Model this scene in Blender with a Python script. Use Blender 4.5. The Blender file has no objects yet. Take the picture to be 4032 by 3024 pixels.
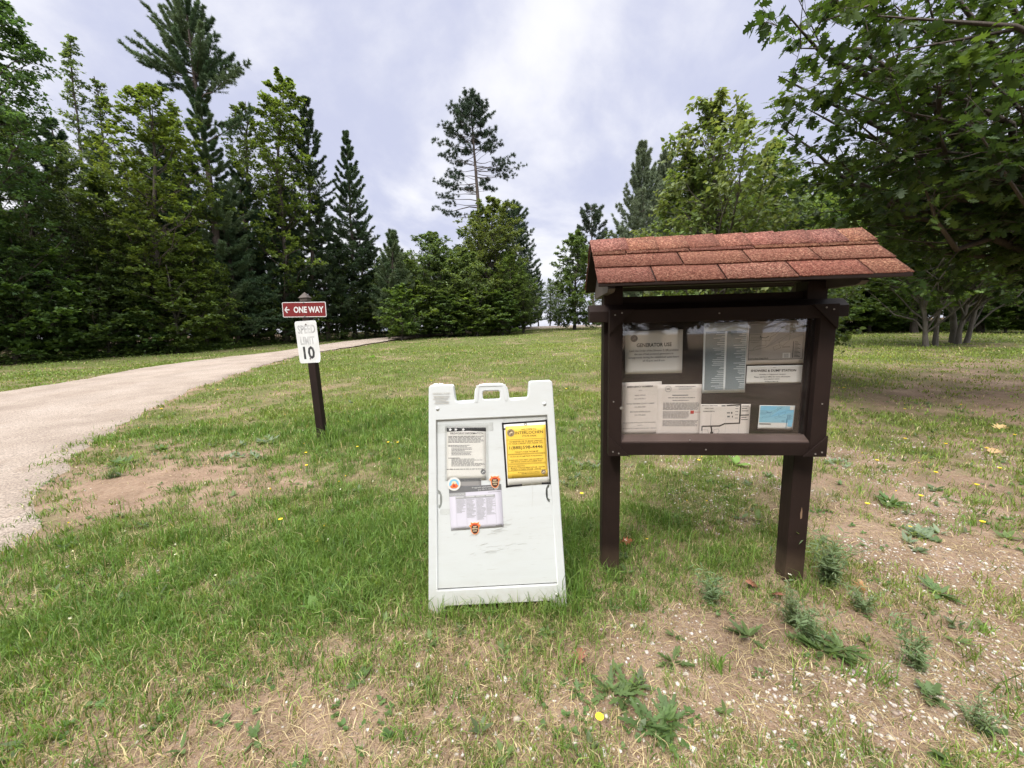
import bpy, bmesh, math, random
import numpy as np
from mathutils import Matrix, Vector

rng = np.random.default_rng(7)
random.seed(7)
sc = bpy.context.scene
COL = sc.collection

# ------------------------------------------------------------------ camera
F = 1540.0; CH = 1.42; PIT = math.radians(8.0); ROL = math.radians(1.4)
FW = np.array([0, math.cos(PIT), -math.sin(PIT)])
R0 = np.array([1.0, 0, 0]); U0 = np.array([0, math.sin(PIT), math.cos(PIT)])
RI = math.cos(ROL) * R0 - math.sin(ROL) * U0
UP = math.cos(ROL) * U0 + math.sin(ROL) * R0
CP = np.array([0, 0, CH])
cam = bpy.data.cameras.new('camera'); camo = bpy.data.objects.new('camera', cam); COL.objects.link(camo)
cam.sensor_width = 36; cam.sensor_fit = 'HORIZONTAL'; cam.lens = 36 * F / 4032
cam.clip_start = 0.05; cam.clip_end = 1500
M = Matrix.Identity(4)
for i, a in enumerate((RI, UP, -FW)):
    for k in range(3): M[k][i] = a[k]
M[2][3] = CH
camo.matrix_world = M
sc.camera = camo

def ray(x, y): return FW + RI * (x - 2016) / F - UP * (y - 1512) / F
def gbase(y):
    t = (np.asarray(y, float) - 3.0) * 1.5
    return 0.0285 * (np.logaddexp(0, t) - np.logaddexp(0, (np.asarray(y, float) - 58.0) * 1.5)) / 1.5
_n = np.random.default_rng(3).random((64, 64))
def vnoise(x, y):
    x = np.asarray(x, float); y = np.asarray(y, float)
    xi = np.floor(x).astype(int); yi = np.floor(y).astype(int)
    fx = x - xi; fy = y - yi
    fx = fx * fx * (3 - 2 * fx); fy = fy * fy * (3 - 2 * fy)
    a = _n[xi % 64, yi % 64]; b = _n[(xi + 1) % 64, yi % 64]; c = _n[xi % 64, (yi + 1) % 64]; d = _n[(xi + 1) % 64, (yi + 1) % 64]
    return (a * (1 - fx) + b * fx) * (1 - fy) + (c * (1 - fx) + d * fx) * fy
def fbm(x, y, o=4):
    s = 0; w = 0.5; t = 0
    for i in range(o):
        s = s + w * vnoise(x * 2 ** i + 17 * i, y * 2 ** i + 31 * i); t += w; w *= .55
    return s / t
def gz(x, y):
    x = np.asarray(x, float); y = np.asarray(y, float)
    b = (0.05 * (fbm(x * .5, y * .5, 3) - .5) + 0.02 * (vnoise(x * 3.1, y * 3.1) - .5)) * np.clip((16 - np.abs(y)) / 8, 0, 1)
    k_ = np.exp(-((x - 1.2) / .75) ** 2 - ((y - 1.98) / .5) ** 2) * np.clip((x - .2) / .35, 0, 1)
    b = b * (1 - k_) - .078 * k_
    return gbase(y) + b * np.clip((np.hypot(x, y) - .3) / 2, 0, 1)
def gpt(px, py):
    d = ray(px, py); t = 0.3
    while t < 400:
        p = CP + d * t
        if p[2] <= gbase(p[1]): break
        t *= 1.002
    return np.array([p[0], p[1], float(gz(p[0], p[1]))])
def atY(px, py, Y):
    d = ray(px, py); return CP + d * Y / d[1]

# ------------------------------------------------------------------ helpers
def link(o, parent=None):
    COL.objects.link(o)
    if parent: o.parent = parent
    return o
def tag(o, label, cat, group=None, kind=None):
    if label: o['label'] = label
    if cat: o['category'] = cat
    if group: o['group'] = group
    if kind: o['kind'] = kind
    return o
def empty(name, loc, label, cat, group=None, rz=0):
    o = bpy.data.objects.new(name, None); o.location = loc; o.rotation_euler = (0, 0, rz); o.empty_display_size = .1
    link(o); return tag(o, label, cat, group)
def npmesh(name, V, tris=None, quads=None, col=None, mats=(), smooth=False, midx=None):
    me = bpy.data.meshes.new(name)
    V = np.asarray(V, np.float32).reshape(-1, 3)
    nt = 0 if tris is None else len(tris); nq = 0 if quads is None else len(quads)
    me.vertices.add(len(V)); me.vertices.foreach_set('co', V.ravel())
    li = []
    if nt: li.append(np.asarray(tris, np.int32).ravel())
    if nq: li.append(np.asarray(quads, np.int32).ravel())
    li = np.concatenate(li)
    me.loops.add(len(li)); me.loops.foreach_set('vertex_index', li)
    tot = np.concatenate([np.full(nt, 3, np.int32), np.full(nq, 4, np.int32)])
    st = np.concatenate([[0], np.cumsum(tot)[:-1]]).astype(np.int32)
    me.polygons.add(nt + nq); me.polygons.foreach_set('loop_start', st)
    try: me.polygons.foreach_set('loop_total', tot)
    except Exception: pass
    if smooth: me.polygons.foreach_set('use_smooth', np.ones(nt + nq, bool))
    if midx is not None: me.polygons.foreach_set('material_index', np.asarray(midx, np.int32))
    if col is not None:
        a = me.color_attributes.new('col', 'FLOAT_COLOR', 'POINT')
        c = np.ones((len(V), 4), np.float32); c[:, :3] = col
        a.data.foreach_set('color', c.ravel())
    for m in mats: me.materials.append(m)
    me.update(calc_edges=True)
    return me
def nobj(name, me, parent=None): return link(bpy.data.objects.new(name, me), parent)

class BM:
    """collects boxes and prisms into one mesh"""
    def __init__(s): s.b = bmesh.new()
    def box(s, x0, x1, y0, y1, z0, z1, bev=0.0, M=None):
        t = bmesh.new(); bmesh.ops.create_cube(t, size=1)
        for v in t.verts: v.co = Vector((x0 + (v.co.x + .5) * (x1 - x0), y0 + (v.co.y + .5) * (y1 - y0), z0 + (v.co.z + .5) * (z1 - z0)))
        if bev: bmesh.ops.bevel(t, geom=list(t.edges), offset=bev, segments=2, affect='EDGES', profile=.6)
        return s._add(t, M)
    def prism(s, pts, a0, a1, axis=1, bev=0.0, M=None):
        """pts polygon in the other two axes, extruded along axis"""
        t = bmesh.new()
        def mk(p, a):
            if axis == 0: return (a, p[0], p[1])
            if axis == 1: return (p[0], a, p[1])
            return (p[0], p[1], a)
        f = t.faces.new([t.verts.new(mk(p, a0)) for p in pts])
        r = bmesh.ops.extrude_face_region(t, geom=[f])
        d = [0, 0, 0]; d[axis] = a1 - a0
        bmesh.ops.translate(t, verts=[v for v in r['geom'] if isinstance(v, bmesh.types.BMVert)], vec=d)
        bmesh.ops.recalc_face_normals(t, faces=t.faces)
        if bev: bmesh.ops.bevel(t, geom=list(t.edges), offset=bev, segments=2, affect='EDGES', profile=.6)
        return s._add(t, M)
    def cyl(s, c, r, h, axis=1, n=16, M=None, r2=None):
        t = bmesh.new(); bmesh.ops.create_cone(t, cap_ends=True, segments=n, radius1=r, radius2=r if r2 is None else r2, depth=h)
        if axis == 1: bmesh.ops.rotate(t, verts=t.verts, matrix=Matrix.Rotation(math.pi / 2, 3, 'X'))
        if axis == 0: bmesh.ops.rotate(t, verts=t.verts, matrix=Matrix.Rotation(math.pi / 2, 3, 'Y'))
        bmesh.ops.translate(t, verts=t.verts, vec=c)
        return s._add(t, M)
    def _add(s, t, M=None):
        if M is not None: bmesh.ops.transform(t, matrix=M, verts=t.verts)
        me = bpy.data.meshes.new('tmp'); t.to_mesh(me); t.free(); s.b.from_mesh(me); bpy.data.meshes.remove(me); return s
    def build(s, name, mat, parent=None, smooth=False):
        me = bpy.data.meshes.new(name); s.b.to_mesh(me); s.b.free()
        if mat: me.materials.append(mat)
        if smooth:
            for p in me.polygons: p.use_smooth = True
        return nobj(name, me, parent)

# ------------------------------------------------------------------ materials
class NT:
    def __init__(s, name):
        s.m = bpy.data.materials.new(name); s.m.use_nodes = True; s.t = s.m.node_tree; s.t.nodes.clear()
        s.out = s.t.nodes.new('ShaderNodeOutputMaterial')
    def n(s, typ, ins=None, **kw):
        x = s.t.nodes.new('ShaderNode' + typ)
        for k, v in kw.items(): setattr(x, k, v)
        for k, v in (ins or {}).items():
            sk = x.inputs[k]
            if isinstance(v, bpy.types.NodeSocket): s.t.links.new(v, sk)
            else: sk.default_value = v
        return x
    def ramp(s, fac, stops, interp='LINEAR'):
        r = s.n('ValToRGB', {'Fac': fac}); r.color_ramp.interpolation = interp
        e = r.color_ramp.elements
        while len(e) < len(stops): e.new(.5)
        for q, (p, c) in zip(e, stops): q.position = p; q.color = (*c, 1) if len(c) == 3 else c
        return r.outputs['Color']
    def mix(s, fac, a, b, mode='MIX'):
        m = s.n('Mix', data_type='RGBA', blend_type=mode)
        for i, v in ((0, fac), (6, a), (7, b)):
            if isinstance(v, bpy.types.NodeSocket): s.t.links.new(v, m.inputs[i])
            else: m.inputs[i].default_value = v if i == 0 else ((*v, 1) if len(v) == 3 else v)
        return m.outputs[2]
    def noise(s, scale, detail=4, rough=.55, vec=None, dist=0.0, out='Fac'):
        i = {'Scale': scale, 'Detail': detail, 'Roughness': rough, 'Distortion': dist}
        if vec is not None: i['Vector'] = vec
        return s.n('TexNoise', i).outputs[out]
    def obj(s): return s.n('TexCoord').outputs['Object']
    def mapping(s, vec, scale=(1, 1, 1), rot=(0, 0, 0)):
        return s.n('Mapping', {'Vector': vec, 'Scale': scale, 'Rotation': rot}).outputs[0]
    def bump(s, h, strength=.3, dist=.01):
        return s.n('Bump', {'Height': h, 'Strength': strength, 'Distance': dist}).outputs[0]
    def pbr(s, col, rough=.6, normal=None, spec=.5, **kw):
        i = {'Roughness': rough, 'Specular IOR Level': spec}
        i['Base Color'] = col if isinstance(col, bpy.types.NodeSocket) else (*col, 1)
        if normal is not None: i['Normal'] = normal
        i.update(kw)
        b = s.n('BsdfPrincipled', i); s.t.links.new(b.outputs[0], s.out.inputs[0]); return s.m

def plain(name, col, rough=.5, var=.08, spec=.5, scale=30, metallic=0.0):
    t = NT(name); v = t.obj()
    c = t.mix(t.noise(scale, vec=v), tuple(x * (1 - var) for x in col), tuple(min(1, x * (1 + var)) for x in col))
    return t.pbr(c, rough, spec=spec, Metallic=metallic)

def wood_mat(name, c0, c1, axis, rough=.62, spec=.22, dirt=True):
    t = NT(name); v = t.obj()
    s = [26, 26, 26]; s[axis] = 1.3
    g = t.noise(1.0, 6, .6, t.mapping(v, tuple(s)), .4)
    big = t.noise(2.2, 4, .6, v)
    c = t.mix(g, c0, c1)
    c = t.mix(t.ramp(big, [(.35, (0, 0, 0)), (.75, (1, 1, 1))]), c, tuple(min(1, x * 1.4 + .001) for x in c1))
    sp = t.noise(60, 3, .5, v)
    c = t.mix(t.ramp(sp, [(.73, (0, 0, 0)), (.78, (.5, .5, .5))]), c, (.11, .075, .05))
    if dirt:
        z = t.n('SeparateXYZ', {'Vector': v}).outputs[2]
        zz = t.n('MapRange', {'Value': z, 'From Min': .0, 'From Max': .16, 'To Min': .75, 'To Max': 0}).outputs[0]
        zz = t.n('Math', {0: zz, 1: t.noise(9, 3, vec=v)}, operation='MULTIPLY').outputs[0]
        c = t.mix(zz, c, (.16, .11, .075))
    return t.pbr(c, t.ramp(g, [(.2, (rough - .1,) * 3), (.8, (rough + .15,) * 3)]), t.bump(g, .35, .004), spec)

DK0 = (.0078, .0042, .0034); DK1 = (.0168, .0090, .0071)
M_woodv = wood_mat('brown_stained_wood_upright', DK0, DK1, 2)
M_woodh = wood_mat('brown_stained_wood_across', DK0, DK1, 0, dirt=False)
M_woodd = wood_mat('brown_stained_wood_deep', DK0, DK1, 1, dirt=False)
M_board = wood_mat('brown_painted_plywood', (.008, .0052, .0044), (.015, .0100, .0085), 0, rough=.6, dirt=False)
M_bead = wood_mat('pale_brown_bead', (.05, .034, .03), (.085, .06, .052), 0, rough=.5, dirt=False)  # sloping bead in a paler brown than the frame
M_grey = wood_mat('weathered_brown_wood', (.04, .032, .028), (.085, .07, .062), 1, dirt=False)
M_screw = plain('screw_metal', (.30, .28, .26), .45, metallic=.6)
M_paper = plain('white_paper', (.64, .625, .60), .55, .05, scale=6)
M_paperk = plain('aged_white_paper', (.62, .56, .52), .6, .07, scale=5)
M_paperb = plain('pale_blue_print_paper', (.62, .66, .68), .55, .05, scale=6)
M_yellow = plain('yellow_paper', (.74, .49, .065), .5, .05, scale=4)
M_lilac = plain('lilac_white_paper', (.58, .56, .64), .5, .05, scale=5)
M_ink = plain('black_ink', (.012, .012, .013), .5)
M_ink2 = plain('grey_ink', (.14, .14, .145), .55)
M_ink3 = plain('pale_grey_ink', (.33, .33, .34), .55)
M_inkblue = plain('blue_grey_ink', (.17, .21, .23), .55, .35, scale=420)
M_white = plain('white_ink', (.62, .62, .62), .5)
M_red = plain('red_ink', (.42, .035, .03), .5)
M_orange = plain('orange_ink', (.70, .17, .05), .45)
M_cream = plain('cream_ink', (.72, .58, .38), .5)
M_brownink = plain('dark_brown_ink', (.05, .025, .018), .45)
M_black = plain('black_edging_and_slot_shade', (.012, .010, .012), .35)
M_skyblue = plain('light_blue_ink', (.20, .47, .66), .5)
M_blue = plain('blue_print_paper', (.23, .47, .60), .5, .16, scale=9)
M_blueink = plain('deep_blue_ink', (.05, .16, .28), .5)
M_inkbrown = plain('olive_brown_ink', (.085, .05, .012), .55)
M_tan = plain('warm_grey_print', (.36, .33, .30), .55, .06, scale=6)
M_tan2 = plain('grey_print', (.26, .25, .245), .55, .06, scale=6)

def plastic_white():
    t = NT('white_weathered_plastic'); v = t.obj()
    d = t.noise(3.0, 6, .65, t.mapping(v, (1, 1, 5)))
    c = t.mix(t.ramp(d, [(.45, (0, 0, 0)), (.85, (.45, .45, .45))]), (.55, .57, .575), (.46, .46, .44))
    e = t.noise(14, 5, .7, t.mapping(v, (1, 1, 9)))
    c = t.mix(t.ramp(e, [(.60, (0, 0, 0)), (.76, (.5, .5, .5))]), c, (.34, .32, .28))
    z = t.n('SeparateXYZ', {'Vector': v}).outputs[2]
    zz = t.n('MapRange', {'Value': z, 'From Min': 0.0, 'From Max': .16, 'To Min': 1.1, 'To Max': 0}).outputs[0]
    zz = t.n('Math', {0: zz, 1: t.noise(20, 4, vec=v)}, operation='MULTIPLY').outputs[0]
    c = t.mix(zz, c, (.35, .30, .22))
    return t.pbr(c, .42, t.bump(t.noise(160, 2, vec=v), .05, .002), .45)
M_plastic = plastic_white()
def glass_mat(name, rough=.02, tint=(1, 1, 1), ior=1.5, dust=.03):
    t = NT(name)
    bf = t.n('NewGeometry').outputs['Backfacing']
    fr = t.n('Fresnel', {'IOR': t.n('MapRange', {'Value': bf, 'To Min': ior, 'To Max': 1 / ior}).outputs[0]}).outputs[0]
    tr = t.n('BsdfTransparent', {'Color': (*tint, 1)}).outputs[0]
    gl = t.n('BsdfGlossy', {'Color': (1, 1, 1, 1), 'Roughness': rough}).outputs[0]
    df = t.n('BsdfDiffuse', {'Color': (.6, .58, .55, 1)}).outputs[0]
    v = t.obj()
    ds = t.ramp(t.noise(5, 6, .7, v), [(.35, (0, 0, 0)), (.8, (dust,) * 3)])
    a = t.n('MixShader', {0: fr, 1: tr, 2: gl}).outputs[0]
    b = t.n('MixShader', {0: ds, 1: a, 2: df}).outputs[0]
    t.t.links.new(b, t.out.inputs[0]); return t.m
M_glass = glass_mat('clear_cover_pane')
M_film = glass_mat('clear_plastic_sleeve', .2, (1, 1, .995), 1.2, .06)

def shingle_mat():
    t = NT('red_asphalt_granules'); v = t.obj()
    g = t.n('TexVoronoi', {'Vector': v, 'Scale': 190.0}).outputs['Color']
    gs = t.n('SeparateColor', {'Color': g}).outputs[0]
    c = t.ramp(gs, [(0, (.060, .022, .013)), (.35, (.145, .052, .038)), (.7, (.20, .080, .058)), (.93, (.33, .17, .12)), (1, (.05, .02, .015))])
    at = t.n('Attribute', attribute_name='col').outputs['Color']
    c = t.mix(1.0, c, at, 'MULTIPLY')
    b = t.noise(3.2, 4, .6, v)
    c = t.mix(t.ramp(b, [(.45, (0, 0, 0)), (.7, (.5, .5, .5))]), c, (.15, .062, .044))
    return t.pbr(c, .92, t.bump(gs, .7, .003), .2)
M_shingle = shingle_mat()

def leaf_mat(name, gain=1.0, trans=.45, rough=.5, spec=.35):
    t = NT(name)
    at = t.n('Attribute', attribute_name='col').outputs['Color']
    rnd = t.n('ObjectInfo').outputs['Random']
    hv = t.n('HueSaturation', {'Color': at, 'Hue': t.n('MapRange', {'Value': rnd, 'To Min': .485, 'To Max': .512}).outputs[0],
                               'Saturation': .95, 'Value': t.n('MapRange', {'Value': rnd, 'To Min': .88 * gain, 'To Max': 1.12 * gain}).outputs[0]}).outputs[0]
    b = t.n('BsdfPrincipled', {'Base Color': hv, 'Roughness': rough, 'Specular IOR Level': spec}).outputs[0]
    tc = t.mix(1.0, hv, (1.25, 1.2, .55), 'MULTIPLY')
    tr = t.n('BsdfTranslucent', {'Color': tc}).outputs[0]
    m = t.n('MixShader', {0: trans, 1: b, 2: tr}).outputs[0]
    t.t.links.new(m, t.out.inputs[0]); return t.m
M_leaf = leaf_mat('broad_leaf', 1.45)
M_needle = leaf_mat('pine_needles', 1.45, .15, .55, .3)
M_grass = leaf_mat('grass_blades', 1.12, .3, .5, .3)

def bark_mat(name, c0, c1):
    t = NT(name); v = t.obj()
    n = t.noise(1, 6, .65, t.mapping(v, (16, 16, 3.5)), .6)
    c = t.mix(n, c0, c1)
    l = t.noise(2.3, 4, .6, v)
    c = t.mix(t.ramp(l, [(.5, (0, 0, 0)), (.75, (.6, .6, .6))]), c, tuple(min(.5, x * 1.6) for x in c1))
    return t.pbr(c, .9, t.bump(n, .8, .03), .2)
M_bark = bark_mat('grey_brown_bark', (.035, .028, .022), (.11, .092, .078))
M_barkp = bark_mat('pine_bark', (.040, .030, .025), (.13, .105, .09))
M_barks = bark_mat('smooth_grey_bark', (.06, .052, .044), (.15, .135, .115))

# ------------------------------------------------------------------ tree building
def unit(a): return a / np.maximum(np.linalg.norm(a, axis=-1, keepdims=True), 1e-9)
def tubes(P, Rr, n):
    """P (m,k,3), Rr (m,k) -> verts, quads"""
    m, k, _ = P.shape
    T = unit(np.gradient(P, axis=1))
    ref = np.where(np.abs(T[..., 2:3]) > .85, np.array([1., 0, 0]), np.array([0, 0, 1.]))
    A = unit(np.cross(T, ref)); B = np.cross(T, A)
    an = np.arange(n) * 2 * math.pi / n
    V = P[:, :, None] + Rr[:, :, None, None] * (np.cos(an)[None, None, :, None] * A[:, :, None] + np.sin(an)[None, None, :, None] * B[:, :, None])
    base = (np.arange(m) * k * n)[:, None, None] + (np.arange(k - 1) * n)[None, :, None]
    j = np.arange(n); j2 = (j + 1) % n
    Q = np.stack([base + j, base + j2, base + n + j2, base + n + j], -1).reshape(-1, 4)
    return V.reshape(-1, 3), Q
class Acc:
    def __init__(s): s.V = []; s.Q = []; s.T = []; s.C = []; s.o = 0
    def add(s, V, Q=None, T=None, C=None):
        s.V.append(V)
        if Q is not None: s.Q.append(Q + s.o)
        if T is not None: s.T.append(T + s.o)
        if C is not None: s.C.append(C)
        s.o += len(V)
    def mesh(s, name, mats, smooth=False):
        return npmesh(name, np.concatenate(s.V), np.concatenate(s.T) if s.T else None, np.concatenate(s.Q) if s.Q else None,
                      np.concatenate(s.C) if s.C else None, mats, smooth)
# leaf outlines: x across, y along (0 stalk to 1 tip), z fold
def fan(pts): return np.array(pts, float), np.array([(0, i, i + 1) for i in range(1, len(pts) - 1)])
RHOMB = (np.array([[0, 0, 0], [.34, .45, .10], [0, 1, 0], [-.34, .45, .10]]), np.array([[0, 1, 2], [0, 2, 3]]))
_ml = [(0, .18), (.16, .02), (.30, .10), (.52, .22), (.42, .34), (.62, .62), (.36, .56), (.26, .66), (.24, .82), (.10, .80), (0, 1.0)]
MAPLE = fan([(0, .3, 0)] + [(x, y, .06 * abs(x)) for x, y in _ml] + [(-x, y, .06 * abs(x)) for x, y in _ml[::-1][1:]])
_ol = [(0, 0), (.10, .12), (.26, .16), (.14, .28), (.20, .34), (.44, .46), (.22, .48), (.22, .56), (.40, .76), (.17, .68), (.14, .80), (.16, .92), (0, 1.0)]
OAK = fan([(0, .5, 0)] + [(x, y, .10 * abs(x)) for x, y in _ol] + [(-x, y, .10 * abs(x)) for x, y in _ol[::-1][1:]])
_bl = [(0, 0), (.20, .14), (.30, .36), (.22, .65), (0, 1.0)]
OVAL = fan([(0, .4, -.03)] + [(x, y, .09 * abs(x)) for x, y in _bl] + [(-x, y, .09 * abs(x)) for x, y in _bl[::-1][1:]])
def place_leaves(acc, tmpl, pos, d, nrm, size, col):
    L, Fc = tmpl
    d = unit(d); x = unit(np.cross(d, nrm)); z = np.cross(x, d)
    V = pos[:, None] + size[:, None, None] * (L[None, :, 0:1] * x[:, None] + L[None, :, 1:2] * d[:, None] + L[None, :, 2:3] * z[:, None])
    n = len(pos); k = len(L)
    T = (Fc[None] + (np.arange(n) * k)[:, None, None]).reshape(-1, 3)
    C = np.repeat(col, k, axis=0)
    acc.add(V.reshape(-1, 3), T=T, C=C)

def prof(points):
    t = np.array([p[0] for p in points]); l = np.array([p[1] for p in points]); r = np.array([p[-1] for p in points])
    def f(tt, az):
        a = np.interp(tt, t, l); b = np.interp(tt, t, r)
        w = (np.cos(az) + 1) / 2
        return a * (1 - w) + b * w
    return f

def trunk_path(H, top, rg, k=14, wob=.02, r0=.15, rtip=.02):
    s = np.linspace(0, 1, k)
    P = np.stack([top[0] * s, top[1] * s, H * s], 1)
    w = np.cumsum(rg.normal(0, wob, (k, 2)), 0); w -= w[0] + (w[-1] - w[0]) * s[:, None]
    P[:, :2] += w * H * .25
    P[0, 2] = -.15
    R = r0 * (1 - s) ** .85 + rtip
    R[0] *= 1.35
    return P, R
def along(P, s):
    k = len(P) - 1
    f = np.clip(np.asarray(s) * k, 0, k - 1e-6); i = f.astype(int); u = (f - i)[..., None]
    return P[i] * (1 - u) + P[i + 1] * u

def broadleaf(seed, H, profile, r0=.13, nl=34, cb=.15, ns=8, nt=6, kl=6, leaf=RHOMB, ls=.12, cols=((.06, .10, .02),), el=.9, flat=.4,
              top=(0, 0), twig=.38, wob=.03, sublen=.42, targets=None, multi=0, bark=M_bark, tubesubs=True, spread=.5, droop=.25):
    rg = np.random.default_rng(seed)
    TP, TR = trunk_path(H, top, rg, wob=wob, r0=r0)
    pf = prof(profile)
    if targets is None:
        i = np.arange(nl)
        t = cb + (1 - cb) * ((i + .5) / nl) ** .9
        az = i * 2.39996 + rg.normal(0, .35, nl)
        r = pf(t, az) * rg.uniform(.72, 1.12, nl)
        zt = t * H
        stz = np.clip(zt - r * math.tan(el) * rg.uniform(.6, 1.1, nl), .08 * H, .97 * H)
        S = along(TP, stz / H)
        c = along(TP, t)
        Tp = np.stack([c[:, 0] + r * np.cos(az), c[:, 1] + r * np.sin(az), zt], 1)
    else:
        Tp = np.array(targets, float); nl = len(Tp)
        stz = np.clip(Tp[:, 2] * .55 - .15 * np.hypot(Tp[:, 0], Tp[:, 1]) * rg.uniform(.2, 1, nl), .22 * H, .95 * H)
        S = along(TP, stz / H)
    D = Tp - S; Ln = np.linalg.norm(D, axis=1)
    s = np.linspace(0, 1, 6)
    LP = S[:, None] + D[:, None] * s[None, :, None]
    bow = rg.normal(0, .07, (nl, 3)); bow[:, 2] += .05
    LP += (4 * s * (1 - s))[None, :, None] * bow[:, None] * Ln[:, None, None]
    LP[:, 1:-1] += rg.normal(0, .02, (nl, 4, 3)) * Ln[:, None, None]
    rb = np.clip(Ln * .013 + .006, .008, r0 * .7)
    LR = rb[:, None] * (1 - s[None] * .93)
    wood = Acc()
    V, Q = tubes(TP[None], TR[None], 8); wood.add(V, Q)
    V, Q = tubes(LP, LR, 5); wood.add(V, Q)
    # sub branches
    LT = unit(np.gradient(LP, axis=1))
    sj = (np.linspace(.18, 1, ns)[None] + rg.uniform(-.05, .05, (nl, ns))).clip(.1, 1)
    f = sj * 5; ii = np.minimum(f.astype(int), 4); u = (f - ii)[..., None]
    ar = np.arange(nl)[:, None]
    B = LP[ar, ii] * (1 - u) + LP[ar, ii + 1] * u
    Tg = LT[ar, ii]
    rd = unit(rg.normal(0, 1, (nl, ns, 3)))
    rd = unit(rd - (rd * Tg).sum(-1, keepdims=True) * Tg); rd[..., 2] *= flat
    SD = unit(Tg * spread + rd * .9 + np.array([0, 0, .12]))
    SL = (Ln[:, None] * sublen * (1.1 - .65 * sj) * rg.uniform(.6, 1.25, (nl, ns))).clip(.12, 2.2)
    B = B.reshape(-1, 3); SD = SD.reshape(-1, 3); SL = SL.reshape(-1)
    s3 = np.linspace(0, 1, 4)
    SP = B[:, None] + SD[:, None] * (SL[:, None] * s3)[..., None]
    SP[:, :, 2] += (-.10 * SL[:, None] * s3 ** 2)
    SP[:, 1:] += rg.normal(0, .04, (len(B), 3, 3)) * SL[:, None, None]
    if tubesubs:
        V, Q = tubes(SP, (.0045 + .006 * SL)[:, None] * (1 - .75 * s3)[None], 3); wood.add(V, Q)
    m = len(B)
    # twigs
    st = rg.uniform(.2, 1.0, (m, nt)); st[:, 0] = 1
    f = st * 3; ii = np.minimum(f.astype(int), 2); u = (f - ii)[..., None]
    ar = np.arange(m)[:, None]
    TB = SP[ar, ii] * (1 - u) + SP[ar, ii + 1] * u
    rd = unit(rg.normal(0, 1, (m, nt, 3))); rd[..., 2] *= flat
    TD = unit(SD[:, None] * .6 + rd)
    TL = twig * rg.uniform(.5, 1.2, (m, nt)) * np.minimum(1, SL / .5)[:, None]
    TB = TB.reshape(-1, 3); TD = TD.reshape(-1, 3); TL = TL.reshape(-1)
    q = len(TB)
    if tubesubs == 2:
        s2 = np.linspace(0, 1, 3)
        V, Q = tubes(TB[:, None] + TD[:, None] * (TL[:, None] * s2)[..., None], np.full((q, 1), .0025) * np.ones((1, 3)), 3); wood.add(V, Q)
    # leaves
    sl = rg.uniform(.15, 1.08, (q, kl))
    P = (TB[:, None] + TD[:, None] * (TL[:, None] * sl)[..., None] + rg.normal(0, .025, (q, kl, 3))).reshape(-1, 3)
    rd = rg.normal(0, 1, (q, kl, 3)); rd[..., 2] *= .4
    LD = unit(TD[:, None] * .5 + unit(rd) * .8 + np.array([0, 0, -droop])).reshape(-1, 3)
    NM = unit(np.array([0, 0, 1.]) + rg.normal(0, .42, (q * kl, 3)))
    ca = np.array(cols, float)
    sub_c = ca[rg.integers(0, len(ca), m)] * rg.uniform(.82, 1.2, (m, 1))
    C = np.repeat(sub_c, nt * kl, 0) * rg.uniform(.8, 1.25, (q * kl, 1))
    crown = Acc()
    place_leaves(crown, leaf, P, LD, NM, ls * rg.uniform(.65, 1.2, q * kl), C)
    return wood.mesh('trunk', [bark], True), crown.mesh('crown', [M_leaf])

def needles(acc, rg, P, D, ln, w, k, col, spread=.9, up=.15):
    n = len(P)
    d = unit(D[:, None] * .6 + spread * unit(rg.normal(0, 1, (n, k, 3))) + np.array([0, 0, up])).reshape(-1, 3)
    p = np.repeat(P, k, 0) + rg.normal(0, .02, (n * k, 3))
    L = (ln * rg.uniform(.7, 1.2, n * k))[:, None]
    side = unit(np.cross(d, unit(rg.normal(0, 1, (n * k, 3))))) * w
    V = np.stack([p - side, p + side, p + d * L], 1).reshape(-1, 3)
    T = np.arange(n * k * 3).reshape(-1, 3)
    C = np.repeat(np.repeat(col, k, 0) * rg.uniform(.8, 1.25, (n * k, 1)), 3, 0)
    acc.add(V, T=T, C=C)

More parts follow.
